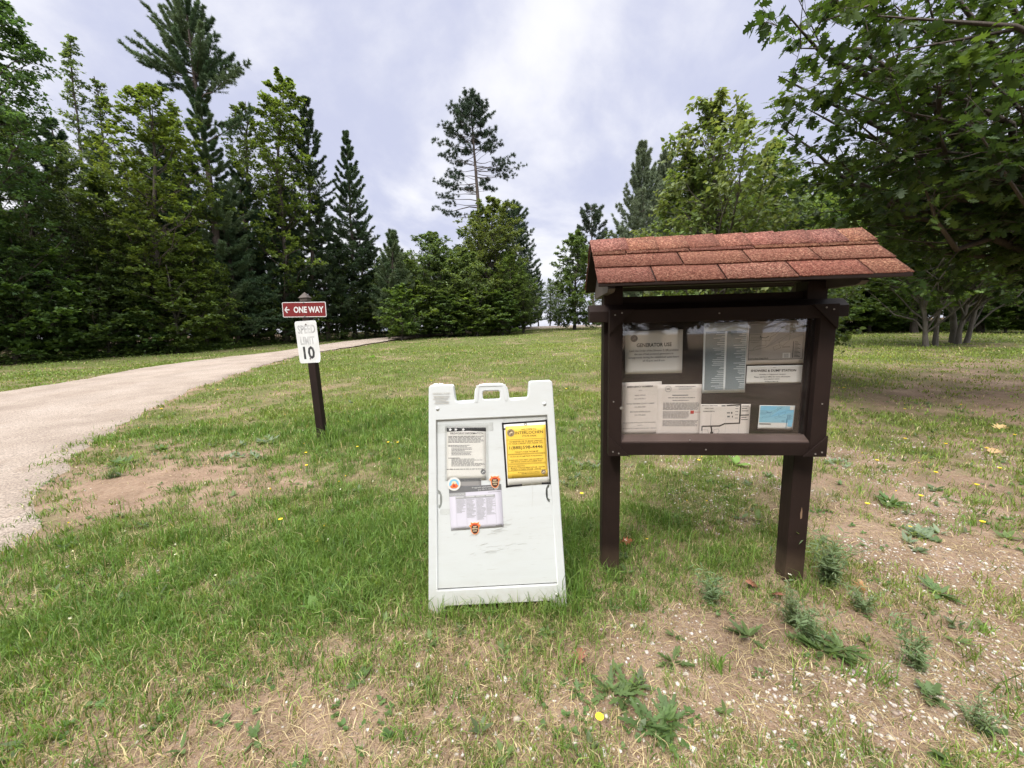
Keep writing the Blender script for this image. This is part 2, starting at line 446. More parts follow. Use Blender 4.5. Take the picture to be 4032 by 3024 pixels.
def conifer(seed, H, profile, r0=.16, nb=110, cb=.12, nt=16, tuf=4, nl=.13, nw=.012, k=7, cols=((.035, .06, .028),), elt=.7, elb=-.12, upturn=.18,
            top=(0, 0), wob=.012, twl=.42, puff=False, bark=M_barkp, whorl=5, extra=None, tips=None, rad=(.75, 1.1), power=1.0, pstart=.45, dead=0):
    rg = np.random.default_rng(seed)
    TP, TR = trunk_path(H, top, rg, wob=wob, r0=r0, k=18)
    pf = prof(profile)
    w = np.repeat(np.arange((nb + whorl - 1) // whorl), whorl)[:nb]
    nw_ = w.max() + 1
    t = cb + (1 - cb) * ((w + .5) / nw_) ** power + rg.normal(0, .006, nb)
    az = w * 1.1 + np.arange(nb) * 2 * math.pi / whorl + rg.normal(0, .3, nb)
    r = pf(t, az) * rg.uniform(*rad, nb)
    if extra is not None:
        e = np.array(extra, float); t = np.concatenate([t, e[:, 0]]); az = np.concatenate([az, e[:, 1]]); r = np.concatenate([r, e[:, 2]]); nb = len(t)
    t = t.clip(0.03, .995)
    el = elb + (elt - elb) * ((t - cb) / (1 - cb)).clip(0, 1) ** 1.6 + rg.normal(0, .07, nb)
    S = along(TP, t - r * np.tan(np.clip(el, -.2, 1.0)) / H * .6)
    dirh = np.stack([np.cos(az), np.sin(az), np.zeros(nb)], 1)
    s = np.linspace(0, 1, 6)
    BP = S[:, None] + dirh[:, None] * (r[:, None] * s)[..., None]
    BP[:, :, 2] += r[:, None] * (np.tan(el)[:, None] * s[None] - .10 * np.sin(s * math.pi)[None] + upturn * (s ** 3)[None])
    BP[:, 1:] += rg.normal(0, .025, (nb, 5, 3)) * r[:, None, None]
    if tips is not None:
        E_ = []
        for tp, rise in tips:
            tp = np.array(tp, float); c0 = along(TP, np.array([min(.97, tp[2] / H)]))[0]
            hd = np.hypot(tp[0] - c0[0], tp[1] - c0[1]); S0 = along(TP, np.array([max(.05, (tp[2] - rise * hd) / H)]))[0]
            D0 = tp - S0; q_ = S0 + D0 * s[:, None]; q_[:, 2] = S0[2] + D0[2] * (s * .55 + .45 * s ** 2.4)
            q_[1:-1] += rg.normal(0, .02, (4, 3)) * hd; E_.append(q_)
        E_ = np.array(E_); BP = np.concatenate([BP, E_]); r = np.concatenate([r, np.linalg.norm(E_[:, -1] - E_[:, 0], axis=1)]); nb = len(BP)
    wood = Acc()
    V, Q = tubes(TP[None], TR[None], 9); wood.add(V, Q)
    V, Q = tubes(BP, (.006 + .011 * r)[:, None] * (1 - .85 * s)[None], 4); wood.add(V, Q)
    BT = unit(np.gradient(BP, axis=1))
    sj = (np.linspace(pstart, 1, nt)[None] + rg.uniform(-.03, .03, (nb, nt))).clip(.05, 1)
    f = sj * 5; ii = np.minimum(f.astype(int), 4); u = (f - ii)[..., None]
    ar = np.arange(nb)[:, None]
    B = BP[ar, ii] * (1 - u) + BP[ar, ii + 1] * u; Tg = BT[ar, ii]
    side = unit(np.cross(Tg, np.array([0, 0, 1.]))) * np.where(np.arange(nt) % 2 == 0, 1, -1)[None, :, None]
    TD = unit(Tg * .65 + side * rg.uniform(.4, 1.0, (nb, nt, 1)) + rg.normal(0, .18, (nb, nt, 3)) + np.array([0, 0, .1]))
    TL = (twl * r[:, None] * (1.12 - .8 * sj) * rg.uniform(.6, 1.2, (nb, nt))).clip(.10, 1.1)
    B = B.reshape(-1, 3); TD = TD.reshape(-1, 3); TL = TL.reshape(-1); m = len(B)
    s2 = np.linspace(0, 1, 3)
    V, Q = tubes(B[:, None] + TD[:, None] * (TL[:, None] * s2)[..., None], np.full((m, 3), .006) * (1.2 - s2), 3); wood.add(V, Q)
    ca = np.array(cols, float)
    bc = np.repeat(ca[rg.integers(0, len(ca), nb)] * rg.uniform(.85, 1.2, (nb, 1)), nt, 0)
    crown = Acc()
    if puff:
        su = rg.uniform(.45, 1.0, (m, tuf)); su[:, 0] = 1
        P = (B[:, None] + TD[:, None] * (TL[:, None] * su)[..., None] + rg.normal(0, .10, (m, tuf, 3))).reshape(-1, 3)
        needles(crown, rg, P, np.repeat(TD, tuf, 0), nl, nw, k, np.repeat(bc, tuf, 0), 1.3, .25)
    else:
        su = np.linspace(.15, 1, tuf)[None] * np.ones((m, 1)) + rg.uniform(-.08, .08, (m, tuf))
        P = (B[:, None] + TD[:, None] * (TL[:, None] * su)[..., None]).reshape(-1, 3)
        needles(crown, rg, P, np.repeat(TD, tuf, 0), nl, nw, k, np.repeat(bc, tuf, 0), .75, .12)
    return wood.mesh('trunk', [bark], True), crown.mesh('crown', [M_needle])

def tree(name, meshes, loc, label, cat='tree', group=None, rz=0, sc_=(1, 1, 1)):
    e = empty(name, loc, label, cat, group, rz); e.scale = sc_
    nobj('trunk', meshes[0], e); nobj('crown', meshes[1], e)
    return e
def copy_tree(src, loc, label, group, rz, sc_, name=None):
    c = src.copy(); COL.objects.link(c); c.location = loc; c.rotation_euler = (0, 0, rz); c.scale = sc_
    c['label'] = label
    if group: c['group'] = group
    for ch in src.children:
        d = ch.copy(); COL.objects.link(d); d.parent = c
    return c
# ------------------------------------------------------------------ flat shapes and lettering
def curve_mesh(polys, extrude=.002, bevel=.0):
    cu = bpy.data.curves.new('tmp', 'CURVE'); cu.dimensions = '2D'; cu.fill_mode = 'BOTH'
    cu.extrude = extrude; cu.bevel_depth = bevel; cu.bevel_resolution = 2
    for pts in polys:
        sp = cu.splines.new('POLY'); sp.points.add(len(pts) - 1); sp.use_cyclic_u = True
        for q, p in zip(sp.points, pts): q.co = (p[0], p[1], 0, 1)
    ob = bpy.data.objects.new('tmp', cu)
    me = bpy.data.meshes.new_from_object(ob)
    bpy.data.objects.remove(ob); bpy.data.curves.remove(cu)
    return me
def rrect(x0, y0, x1, y1, r, n=5):
    out = []
    for cx, cy, a0 in ((x1 - r, y1 - r, 0), (x0 + r, y1 - r, 90), (x0 + r, y0 + r, 180), (x1 - r, y0 + r, 270)):
        for i in range(n + 1):
            a = math.radians(a0 + 90 * i / n); out.append((cx + r * math.cos(a), cy + r * math.sin(a)))
    return out
def rounded(pts, r, n=4):
    """round the corners of a polygon; r may be a list"""
    out = []; m = len(pts)
    for i in range(m):
        p = np.array(pts[i]); a = np.array(pts[i - 1]); b = np.array(pts[(i + 1) % m])
        ri = r[i] if isinstance(r, (list, tuple)) else r
        da = (a - p); db = (b - p)
        k = min(ri, .45 * np.linalg.norm(da), .45 * np.linalg.norm(db))
        if k < 1e-5: out.append(tuple(p)); continue
        pa = p + da / np.linalg.norm(da) * k; pb = p + db / np.linalg.norm(db) * k
        for j in range(n + 1):
            s = j / n; out.append(tuple((1 - s) ** 2 * pa + 2 * s * (1 - s) * p + s * s * pb))
    return out
_tc = {}
def text_geo(body, bold=0.0, shear=0.0):
    key = (body, bold, shear)
    if key in _tc: return _tc[key]
    cu = bpy.data.curves.new('tmp', 'FONT'); cu.body = body; cu.size = 1; cu.offset = bold; cu.shear = shear; cu.resolution_u = 2
    ob = bpy.data.objects.new('tmp', cu); me = bpy.data.meshes.new_from_object(ob)
    V = [tuple(v.co[:2]) for v in me.vertices]; Fc = [tuple(p.vertices) for p in me.polygons]
    bpy.data.meshes.remove(me); bpy.data.objects.remove(ob); bpy.data.curves.remove(cu)
    x0 = min(v[0] for v in V); x1 = max(v[0] for v in V); y0 = min(v[1] for v in V); y1 = max(v[1] for v in V)
    _tc[key] = (V, Fc, x0, x1, y0, y1); return _tc[key]
class Print:
    """flat marks on a sheet: x right, y up, metres from the sheet's lower left corner"""
    def __init__(s, w, h): s.w = w; s.h = h; s.V = []; s.F = []; s.M = []; s.mats = []; s.lv = 0
    def mi(s, m):
        if m not in s.mats: s.mats.append(m)
        return s.mats.index(m)
    def poly(s, pts, mat, z=0.0):
        o = len(s.V); s.V += [(p[0], p[1], z) for p in pts]; s.F.append(tuple(range(o, o + len(pts)))); s.M.append(s.mi(mat))
    def rect(s, x0, y0, x1, y1, mat, z=0.0): s.poly([(x0, y0), (x1, y0), (x1, y1), (x0, y1)], mat, z)
    def frect(s, x0, y0, x1, y1, mat, z=0.0):  # fractions from the top left
        s.rect(x0 * s.w, (1 - y1) * s.h, x1 * s.w, (1 - y0) * s.h, mat, z)
    def disc(s, cx, cy, r, mat, z=0.0, n=28, ry=None):
        s.poly([(cx + r * math.cos(2 * math.pi * i / n), cy + (ry or r) * math.sin(2 * math.pi * i / n)) for i in range(n)], mat, z)
    def ring(s, cx, cy, r, t, mat, z=0.0, n=28):
        for i in range(n):
            a = 2 * math.pi * i / n; b = 2 * math.pi * (i + 1) / n
            s.poly([(cx + r * math.cos(a), cy + r * math.sin(a)), (cx + r * math.cos(b), cy + r * math.sin(b)),
                    (cx + (r - t) * math.cos(b), cy + (r - t) * math.sin(b)), (cx + (r - t) * math.cos(a), cy + (r - t) * math.sin(a))], mat, z)
    def strip(s, pts, t, mat, z=0.0):
        pts = [np.array(p, float) for p in pts]
        for a, b in zip(pts[:-1], pts[1:]):
            d = b - a; L = np.linalg.norm(d)
            if L < 1e-6: continue
            n = np.array([-d[1], d[0]]) / L * t / 2; e = d / L * t * .3
            s.poly([a - n - e, b - n + e, b + n + e, a + n - e], mat, z)
    def fstrip(s, pts, t, mat, z=0.0): s.strip([(p[0] * s.w, (1 - p[1]) * s.h) for p in pts], t, mat, z)
    def fbox(s, x0, y0, x1, y1, t, mat, z=0.0):
        s.fstrip([(x0, y0), (x1, y0), (x1, y1), (x0, y1), (x0, y0)], t, mat, z)
    def text(s, body, x0, x1, ytop, ybot, mat, bold=0.0, shear=0.0, z=0.0):
        """fit the words in a box given in fractions from the top left"""
        V, Fc, a0, a1, b0, b1 = text_geo(body, bold, shear)
        X0 = x0 * s.w; X1 = x1 * s.w; Y0 = (1 - ybot) * s.h; Y1 = (1 - ytop) * s.h
        o = len(s.V)
        s.V += [(X0 + (v[0] - a0) / (a1 - a0) * (X1 - X0), Y0 + (v[1] - b0) / (b1 - b0) * (Y1 - Y0), z) for v in V]
        for f in Fc: s.F.append(tuple(i + o for i in f)); s.M.append(s.mi(mat))
    def lines(s, x0, x1, y0, y1, n, mat, fill=.5, rag=.25, gap=.12, seed=1, z=0.0):
        """n rows of small unreadable print as broken dashes"""
        r = random.Random(seed); dy = (y1 - y0) / n
        for i in range(n):
            xe = x1 - (x1 - x0) * rag * r.random() ** 2; x = x0
            yt = y0 + i * dy
            while x < xe - .004:
                w = (x1 - x0) * r.uniform(.04, .13)
                s.frect(x, yt, min(x + w, xe), yt + dy * fill, mat, z); x += w + (x1 - x0) * .016 * (gap / .12)
    def emblem(s, cx, cy, r, dark, light):
        s.disc(cx, cy, r, dark, .0001); s.ring(cx, cy, r * .92, r * .07, light, .0003); s.ring(cx, cy, r * .66, r * .05, light, .0003)
        P = [(-.45, -.12), (-.30, .05), (-.10, .18), (.10, .34), (.30, .30), (.46, .12), (.40, -.10), (.30, -.28), (.22, -.05), (.08, .08), (-.10, -.02), (-.20, -.16)]
        s.poly([(cx + a * r, cy + b * r) for a, b in P], light, .0003)
        s.rect(cx - r * .42, cy - r * .36, cx + r * .1, cy - r * .22, light, .0003)
    def build(s, name, parent, off=.0006):
        me = bpy.data.meshes.new(name)
        me.from_pydata([(v[0], v[1], v[2] + off) for v in s.V], [], s.F)
        for m in s.mats: me.materials.append(m)
        me.polygons.foreach_set('material_index', s.M); me.update()
        return nobj(name, me, parent)
class Plane:
    def __init__(s, O, u, v):
        s.O = np.array(O, float); s.u = unit(np.array(u, float)); v = np.array(v, float); s.v = unit(v - (v @ s.u) * s.u); s.n = np.cross(s.u, s.v)
    def pix(s, px, py, off=0.0):
        d = ray(px, py); t = ((s.O + s.n * off - CP) @ s.n) / (d @ s.n); q = CP + d * t - s.O
        return np.array([q @ s.u, q @ s.v])
    def mat(s, x, y, off, ang=0.0):
        ex = math.cos(ang) * s.u + math.sin(ang) * s.v; ey = -math.sin(ang) * s.u + math.cos(ang) * s.v
        o = s.O + s.u * x + s.v * y + s.n * off
        m = Matrix.Identity(4)
        for i, a in enumerate((ex, ey, s.n)):
            for k in range(3): m[k][i] = a[k]
        for k in range(3): m[k][3] = o[k]
        return m
    def fit(s, corners, off):
        """corners TL TR BR BL as pixels of the photograph -> width, height, matrix with origin lower left"""
        q = [s.pix(*c, off) for c in corners]
        w = (np.linalg.norm(q[1] - q[0]) + np.linalg.norm(q[2] - q[3])) / 2; h = (np.linalg.norm(q[0] - q[3]) + np.linalg.norm(q[1] - q[2])) / 2
        d = (q[1] - q[0]) + (q[2] - q[3]); a = math.atan2(d[1], d[0]); c = sum(q) / 4
        ll = c - .5 * w * np.array([math.cos(a), math.sin(a)]) - .5 * h * np.array([-math.sin(a), math.cos(a)])
        return w, h, s.mat(ll[0], ll[1], off, a)
def sheet(name, w, h, mat, matrix, label, cat, group=None, curl=.0015, t=.0004, seed=0, parent=None):
    """a sheet of paper with slight waviness and real thickness"""
    nx, ny = 9, 11
    r = random.Random(seed); ph = [r.uniform(0, 6) for _ in range(4)]
    V = []; Q = []
    for side in (0, 1):
        for j in range(ny):
            for i in range(nx):
                x = i / (nx - 1); y = j / (ny - 1)
                z = -.0006 * 0 + (0 if side == 0 else -t)
                V.append((x * w, y * h, z))
    k = nx * ny
    for j in range(ny - 1):
        for i in range(nx - 1):
            a = j * nx + i; Q.append((a, a + 1, a + nx + 1, a + nx)); Q.append((k + a, k + a + nx, k + a + nx + 1, k + a + 1))
    rim = [i for i in range(nx)] + [j * nx + nx - 1 for j in range(1, ny)] + [(ny - 1) * nx + i for i in range(nx - 2, -1, -1)] + [j * nx for j in range(ny - 2, 0, -1)]
    for a, b in zip(rim, rim[1:] + rim[:1]): Q.append((a, k + a, k + b, b))
    o = nobj(name, npmesh(name, V, None, Q, None, [mat]), parent); o.matrix_world = matrix
    return tag(o, label, cat, group)

# ------------------------------------------------------------------ the roofed notice board
KA = math.radians(5.0)
K0 = (.55, 2.10, 0.0)
KP = Plane(K0, (math.cos(KA), -math.sin(KA), 0), (0, 0, 1))
kio = empty('notice_board', K0, 'dark brown roofed wooden notice board with red shingles and a glazed case of papers', 'notice board', rz=-KA)
for x0, x1, zb in ((-.047, .053, -.2), (.985, 1.085, -.2)):
    b = BM(); b.box(x0, x1, .045, .145, zb, 1.63, .004); po = b.build('post', M_woodv, kio)
ch = BM(); ch.prism([(.332, .03), (.340, .035), (.339, .075), (.335, .10), (.329, .06)], .0435, .0455); ch2 = ch.build('bare_wood_chip', plain('bare_wood', (.22, .14, .085), .7), po)
ch2.location = (.71, .0, .30)
b = BM(); b.prism([(.0, 1.443), (.09, 1.443), (.09, 1.537), (.046, 1.537), (.0, 1.500)], -.128, 1.163, axis=0, bev=.003); b.build('crossbeam', M_woodh, kio)
# board and case
b = BM(); b.box(.03, 1.02, .046, .06, .74, 1.46); b.build('back_panel', M_board, kio)
for x0, x1 in ((-.030, .040), (1.008, 1.085)):
    b = BM(); b.box(x0, x1, -.035, .002, .722, 1.505, .003); b.build('frame_stile', M_woodv, kio)
b = BM(); b.box(.0405, 1.0075, -.034, .003, 1.437, 1.504, .003); b.build('frame_rail', M_woodh, kio)
b = BM(); b.box(.0405, 1.0075, -.034, .003, .7225, .792, .003); b.build('frame_rail', M_woodh, kio)
b = BM(); b.prism([(-.028, .7925), (.040, .7925), (.040, .824), (.022, .824), (-.026, .800)], .0405, 1.0075, axis=0, bev=.001); b.build('glazing_bead', M_bead, kio)
b = BM(); b.box(.0408, .0460, .022, .045, .80, 1.436); b.box(1.002, 1.0072, .022, .045, .80, 1.436); b.box(.05, 1.0, .022, .045, 1.430, 1.4365); b.build('case_lining', M_woodv, kio)
b = BM(); b.box(.0415, 1.0065, .016, .019, .802, 1.4365); b.build('glass_pane', M_glass, kio)
for cx, cz, sx, sz in ((-.031, 1.506, 1, -1), (1.086, 1.506, -1, -1), (-.031, .721, 1, 1), (1.086, .721, -1, 1)):
    b = BM(); L = .125 if sz < 0 else .112
    b.prism([(cx, cz), (cx + sx * L, cz), (cx, cz + sz * L)], -.047, -.0355, bev=.0015)
    cpl = b.build('corner_plate', M_woodh, kio)
    for q in (.2, .55):
        s_ = BM(); s_.cyl((cx + sx * L * (.22 if q < .5 else .5), -.048, cz + sz * L * (.22 if q < .5 else .14)), .0042, .003, n=10); s_.build('screw', M_screw, cpl)
for x, z in ((.52, 1.474), (.485, .755), (-.004, 1.02), (1.05, 1.0), (.40, .808)):
    b = BM(); b.cyl((x, -.0355, z), .0040, .003, n=10); b.build('screw', M_screw, kio)
b = BM(); b.cyl((.0385, -.036, .985), .009, .004); b.cyl((.0385, -.0385, .985), .0055, .003); b.build('lock', M_screw, kio)
# header board, top beam, gable ends
b = BM(); b.box(.0535, .9845, .075, .10, 1.48, 1.578, .002); b.build('header_board', M_woodh, kio)
b = BM(); b.box(-.02, 1.06, .07, .12, 1.6305, 1.70, .003); b.build('top_beam', M_woodh, kio)
for x in (-.062, 1.072):
    b = BM(); b.prism([(-.185, 1.600), (-.16, 1.585), (.32, 1.585), (.345, 1.600), (.08, 1.835)], x, x + .035, axis=0, bev=.002); b.build('gable_end', M_grey, kio)
# roof
RX0, RX1 = -.118, 1.238; EY, EZ, RY, RZ = -.235, 1.628, .08, 1.868
sl = math.atan2(RZ - EZ, RY - EY); SL = math.hypot(RZ - EZ, RY - EY)
b = BM(); b.prism([(EY, EZ - .016), (RY, RZ - .026), (2 * RY - EY - .03, EZ + .0075), (2 * RY - EY - .016, EZ + .0085), (RY, RZ - .004), (EY, EZ - .004)], RX0 + .006, RX1 - .006, axis=0)
roof = b.build('roof', M_woodh, kio)
for yy, z0, z1 in ((EY - .012, EZ - .022, EZ - .004), (2 * RY - EY - .026, EZ + .003, EZ + .014)):
    b = BM(); b.box(RX0 + .004, RX1 - .004, yy, yy + .018, z0, z1, .002); b.build('fascia_board', M_woodh, roof)
def course(side, d0, d1, cuts, lift, seed):
    """one row of shingle tabs between slope distances d0 (low) and d1 (high)"""
    r = random.Random(seed); xs = [RX0] + cuts + [RX1]; a = Acc()
    for x0, x1 in zip(xs[:-1], xs[1:]):
        j0 = r.uniform(-.003, .003); g = .0035
        x0_ = x0 + (g if x0 > RX0 else 0); x1_ = x1 - (g if x1 < RX1 else 0)
        n = max(2, int((x1_ - x0_) / .02)); X = np.linspace(x0_, x1_, n)
        lo = d0 + j0 + np.array([r.uniform(-.0016, .0016) for _ in range(n)])
        def pt(x, d, h):
            y = EY + d * math.cos(sl) - h * math.sin(sl); z = EZ + d * math.sin(sl) + h * math.cos(sl)
            return (x, y if side == 0 else 2 * RY - y, z)
        V = []
        for k in range(n):
            V += [pt(X[k], lo[k], lift + .0055), pt(X[k], d1, lift * .2 + .002), pt(X[k], lo[k], lift), pt(X[k], d1, -.002)]
        Q = []
        for k in range(n - 1):
            o = 4 * k; Q += [(o, o + 4, o + 5, o + 1), (o, o + 2, o + 6, o + 4), (o + 2, o + 3, o + 7, o + 6)]
        Q += [(0, 1, 3, 2), (4 * n - 4, 4 * n - 2, 4 * n - 1, 4 * n - 3)]
        c = np.array([r.uniform(.85, 1.12)] * 3) * np.array([1, r.uniform(.9, 1.08), r.uniform(.88, 1.08)])
        a.add(np.array(V), Q=np.array(Q), C=np.tile(c, (len(V), 1)))
    return a
for side in (0, 1):
    A = Acc()
    for d0, d1, cuts, lift, sd in ((-.014, .135, [.145, .455, .765, 1.075], .001, 1), (.118, .262, [.30, .61, .92], .005, 2), (.246, SL, [.05 + .31 * i for i in range(4)], .006, 3)):
        c = course(side, d0 + (.045 if side and d0 < 0 else 0), d1, cuts, lift, sd + side * 7)
        A.add(np.concatenate(c.V), Q=np.concatenate(c.Q), C=np.concatenate(c.C))
    nobj('shingles', A.mesh('shingles', [M_shingle]), roof)
A = Acc(); r = random.Random(5); x = RX0 - .002; i = 0
while x < RX1:
    w = .15; x1 = min(x + w + .035, RX1 + .003); h0 = .013; h1 = .019
    V = []
    for xx, h in ((x, h0), (x1, h1)):
        dd = .285 + r.uniform(-.004, .004) if i % 1 == 0 else .29
        for (dy, dz) in ((-1, 0), (0, 0), (1, 0)):
            d = SL - (.118 if dy else 0) + r.uniform(-.003, .003)
            yy = EY + d * math.cos(sl) - h * math.sin(sl) * abs(dy); zz = EZ + d * math.sin(sl) + h * (math.cos(sl) if dy else 1.15)
            V.append((xx, yy if dy <= 0 else 2 * RY - yy, zz)); V.append((xx, yy if dy <= 0 else 2 * RY - yy, zz - .006))
    Q = [(0, 6, 8, 2), (2, 8, 10, 4), (0, 1, 7, 6), (4, 10, 11, 5), (6, 7, 9, 8), (8, 9, 11, 10), (0, 2, 3, 1), (2, 4, 5, 3)]
    c = np.array([r.uniform(.8, 1.15)] * 3) * np.array([1, r.uniform(.88, 1.05), r.uniform(.85, 1.08)])
    A.add(np.array(V), Q=np.array(Q), C=np.tile(c, (len(V), 1))); x += w; i += 1
nobj('ridge_cap', A.mesh('ridge_cap', [M_shingle]), roof)

# ---- papers behind the glass
def notice(name, corners, mat, label, cat, off, plane=KP, group=None, seed=0):
    w, h, m = plane.fit(corners, off)
    return sheet(name, w, h, mat, m, label, cat, group, seed=seed), Print(w, h)
q = lambda x, y: (2260 + x * .62387, 880 + y * .62387)
PO = -.0445
o, p = notice('generator_notice', [q(325, 680), q(685, 670), q(685, 942), q(322, 953)], M_paper, 'white sheet headed GENERATOR USE in the upper left of the notice board', 'notice', PO)
p.emblem(.155 * p.w, .83 * p.h, .085 * p.h * .95, M_ink, M_ink2)
p.text('GENERATOR USE', .20, .81, .285, .375, M_ink, .03)
for i, (t, a, b_) in enumerate((('Land Use Order of the Director 5.1(8) prohibits', .075, .93), ('the use of fuel powered generators in', .16, .84), ('campgrounds during the established quiet hours', .055, .94), ('of 10 p.m. and 8 a.m', .31, .69))):
    p.text(t, a, b_, .435 + .078 * i, .495 + .078 * i, M_ink, .01)
p.build('lettering', o)
o, p = notice('rules_sheet', [q(822, 630), q(1093, 620), q(1083, 1065), q(808, 1072)], M_paperb, 'tall pale sheet of two columns of tiny blue grey print', 'notice', PO + .0008)
for k, (x0, x1) in enumerate(((.045, .49), (.535, .975))):
    p.frect(x0, .12, x1, .955, M_inkblue)
    r = random.Random(3 + k)
    for i in range(30):
        y = .135 + i * .0270 + r.uniform(-.006, .006); p.frect(x1 - r.uniform(.06, .30), y, x1 + .002, y + .0065, M_paperb, .0002)
p.disc(.08 * p.w, .965 * p.h, .035 * p.w, M_ink2); p.text('Campground Rules', .2, .85, .022, .036, M_ink2); p.frect(.2, .043, .8, .049, M_ink3); p.frect(.03, .055, .97, .10, M_tan2, -.0001) if False else None
p.build('lettering', o)
o, p = notice('campground_map', [q(1094, 620), q(1467, 610), q(1448, 880), q(1091, 892)], M_paperk, 'grey campground map with a dark border in the upper right of the case', 'map', PO + .0002)
def park_map(p, x0, y0, x1, y1, land, water, ink, t):
    X = lambda a: x0 + a * (x1 - x0); Y = lambda a: y0 + a * (y1 - y0)
    P = lambda L: [(X(a), Y(b_)) for a, b_ in L]
    p.frect(x0, y0, x1, y1, land)
    p.poly([(X(a) * p.w, (1 - Y(b_)) * p.h) for a, b_ in [(0, .02), (.50, .02), (.42, .22), (.22, .27), (0, .27)]], water, .0001)
    p.poly([(X(a) * p.w, (1 - Y(b_)) * p.h) for a, b_ in [(.55, .28), (.99, .16), (.99, .36), (.80, .46), (.62, .52), (.30, .68)]], water, .0001)
    for L in ([(0, .74), (.15, .72), (.33, .65), (.55, .45), (.72, .33), (.85, .25), (1, .23)], [(.07, .74), (.10, .66), (.16, .62), (.31, .61), (.32, .56)], [(.32, .56), (.31, .47)],
              [(0, .30), (.2, .30), (.22, .38), (.03, .37)], [(.02, .42), (.23, .42)], [(0, .47), (.2, .46), (.24, .40)], [(.03, .52), (.18, .51)],
              [(.40, .30), (.50, .20), (.52, .12), (.62, .02), (.67, .06), (.60, .14), (.50, .30), (.40, .38), (.38, .48), (.24, .47), (.20, .36)], [(.47, .22), (.62, .10)], [(.50, .26), (.64, .11)],
              [(.55, .56), (.60, .48), (.70, .38), (.76, .36), (.74, .50), (.62, .64), (.58, .60), (.55, .50)], [(.45, .66), (.56, .60), (.60, .68), (.48, .75), (.45, .66)]):
        p.fstrip(P(L), t, ink, .0003)
    p.fstrip(P([(.20, .36), (.24, .39), (.30, .40), (.36, .36)]), t * 3.2, ink, .0004)
    p.frect(X(.82), Y(.52), X(.835), Y(.97), ink, .0003)
    for i in range(12): p.frect(X(.85), Y(.53 + i * .037), X(.85 + .06 + .05 * ((i * 7) % 3) / 2), Y(.545 + i * .037), ink, .0003)
    p.frect(X(.64), Y(.83), X(.78), Y(.97), M_paper if ink is not M_blueink else land, .0002)
    for i in range(4): p.frect(X(.66), Y(.86 + .028 * i), X(.75), Y(.87 + .028 * i), ink, .0003)
    p.frect(X(.62), Y(.66), X(.77), Y(.675), ink, .0003)
park_map(p, .035, .045, .965, .89, M_tan, M_tan2, M_ink, .0011)
p.fbox(.03, .04, .97, .895, .0024, M_ink, .0005)
p.text('Interlochen State Park', .035, .385, .845, .88, M_ink, .01, z=.0006)
p.build('lettering', o)
o, p = notice('showers_notice', [q(1092, 900), q(1443, 893), q(1435, 1007), q(1087, 1010)], M_paper, 'short white sheet reading SHOWERS & DUMP STATION below the grey map', 'notice', PO + .0002)
p.frect(0, 0, 1, .0, M_ink); p.frect(.47, .10, .52, .115, M_ink)
p.text('SHOWERS & DUMP STATION', .07, .89, .21, .345, M_ink, .03)
for t, a, b_, y in (('Available to Registered Campers', .23, .71, .46), ('Please visit Park Office for more information', .14, .79, .59), ('4167 J MADDY DRIVE', .32, .60, .73), ('INTERLOCHEN, MI', .34, .58, .87)):
    p.text(t, a, b_, y, y + .075, M_ink, .02)
p.build('lettering', o)
o, p = notice('emergency_sheet', [q(298, 1003), q(556, 997), q(550, 1331), q(300, 1340)], M_paperk, 'stained sheet headed EMERGENCY NUMBERS in the lower left corner', 'notice', PO)
p.text('EMERGENCY NUMBERS', .15, .79, .068, .100, M_ink, .03)
for t, a, b_, y in (('911', .44, .51, .145), ('PARK OFFICE', .34, .60, .235), ('231-276-9511', .33, .60, .298), ('GRAND TRAVERSE COUNTY SHERIFF', .12, .82, .39), ('231-995-5000', .33, .60, .452), ('MICHIGAN STATE POLICE', .22, .72, .543), ('231-779-6040', .33, .60, .605), ('AED LOCATED IN CONTACT STATION (APRIL -', .03, .88, .75), ('OCT.)', .40, .52, .80), ('AED LOCATED IN MAIN OFFICE (NOV - MARCH)', .02, .88, .86)):
    p.text(t, a, b_, y, y + .024, M_ink2, .01)
p.frect(.08, .955, .12, .963, M_ink2); p.build('lettering', o)
o, p = notice('safety_letter', [q(528, 1015), q(805, 1015), q(796, 1346), q(518, 1348)], M_paperk, 'letter with a round seal and small red square between two other sheets', 'letter', PO + .0008)
p.ring(.245 * p.w, .915 * p.h, .072 * p.w, .008 * p.w, M_ink2); p.lines(.205, .285, .065, .105, 3, M_ink2, .6, 0, seed=2)
p.lines(.40, .86, .035, .055, 1, M_ink2, .6, .05, seed=3); p.lines(.48, .78, .06, .11, 3, M_ink3, .5, .3, seed=4)
p.frect(.2, .14, .9, .143, M_ink3); p.frect(.34, .195, .70, .212, M_ink2); p.lines(.25, .86, .245, .265, 1, M_ink2, .7, .02, seed=5); p.lines(.35, .72, .295, .312, 1, M_ink2, .7, .02, seed=6)
p.lines(.14, .96, .345, .49, 7, M_ink2, .5, .1, seed=7); p.lines(.14, .74, .51, .65, 7, M_ink2, .5, .15, seed=8); p.lines(.14, .96, .68, .80, 6, M_ink2, .5, .1, seed=9)
p.frect(.765, .495, .845, .555, M_red); p.lines(.86, .99, .52, .53, 1, M_red, .8, 0, seed=1); p.build('lettering', o)
o, p = notice('directions_map', [q(800, 1140), q(1115, 1140), q(1103, 1342), q(790, 1342)], M_paperk, 'sheet with a thick black route line at the bottom centre of the case', 'map', PO + .0012)
p.fstrip([(.53, .045), (.80, .02), (.80, .59), (.50, .61), (.40, .68), (.06, .69)], .0075, M_ink); p.fstrip([(.79, .345), (.97, .335)], .006, M_ink); p.fstrip([(.23, .69), (.245, .79), (.25, .90)], .008, M_ink); p.fstrip([(.05, .69), (.045, .82)], .007, M_ink2)
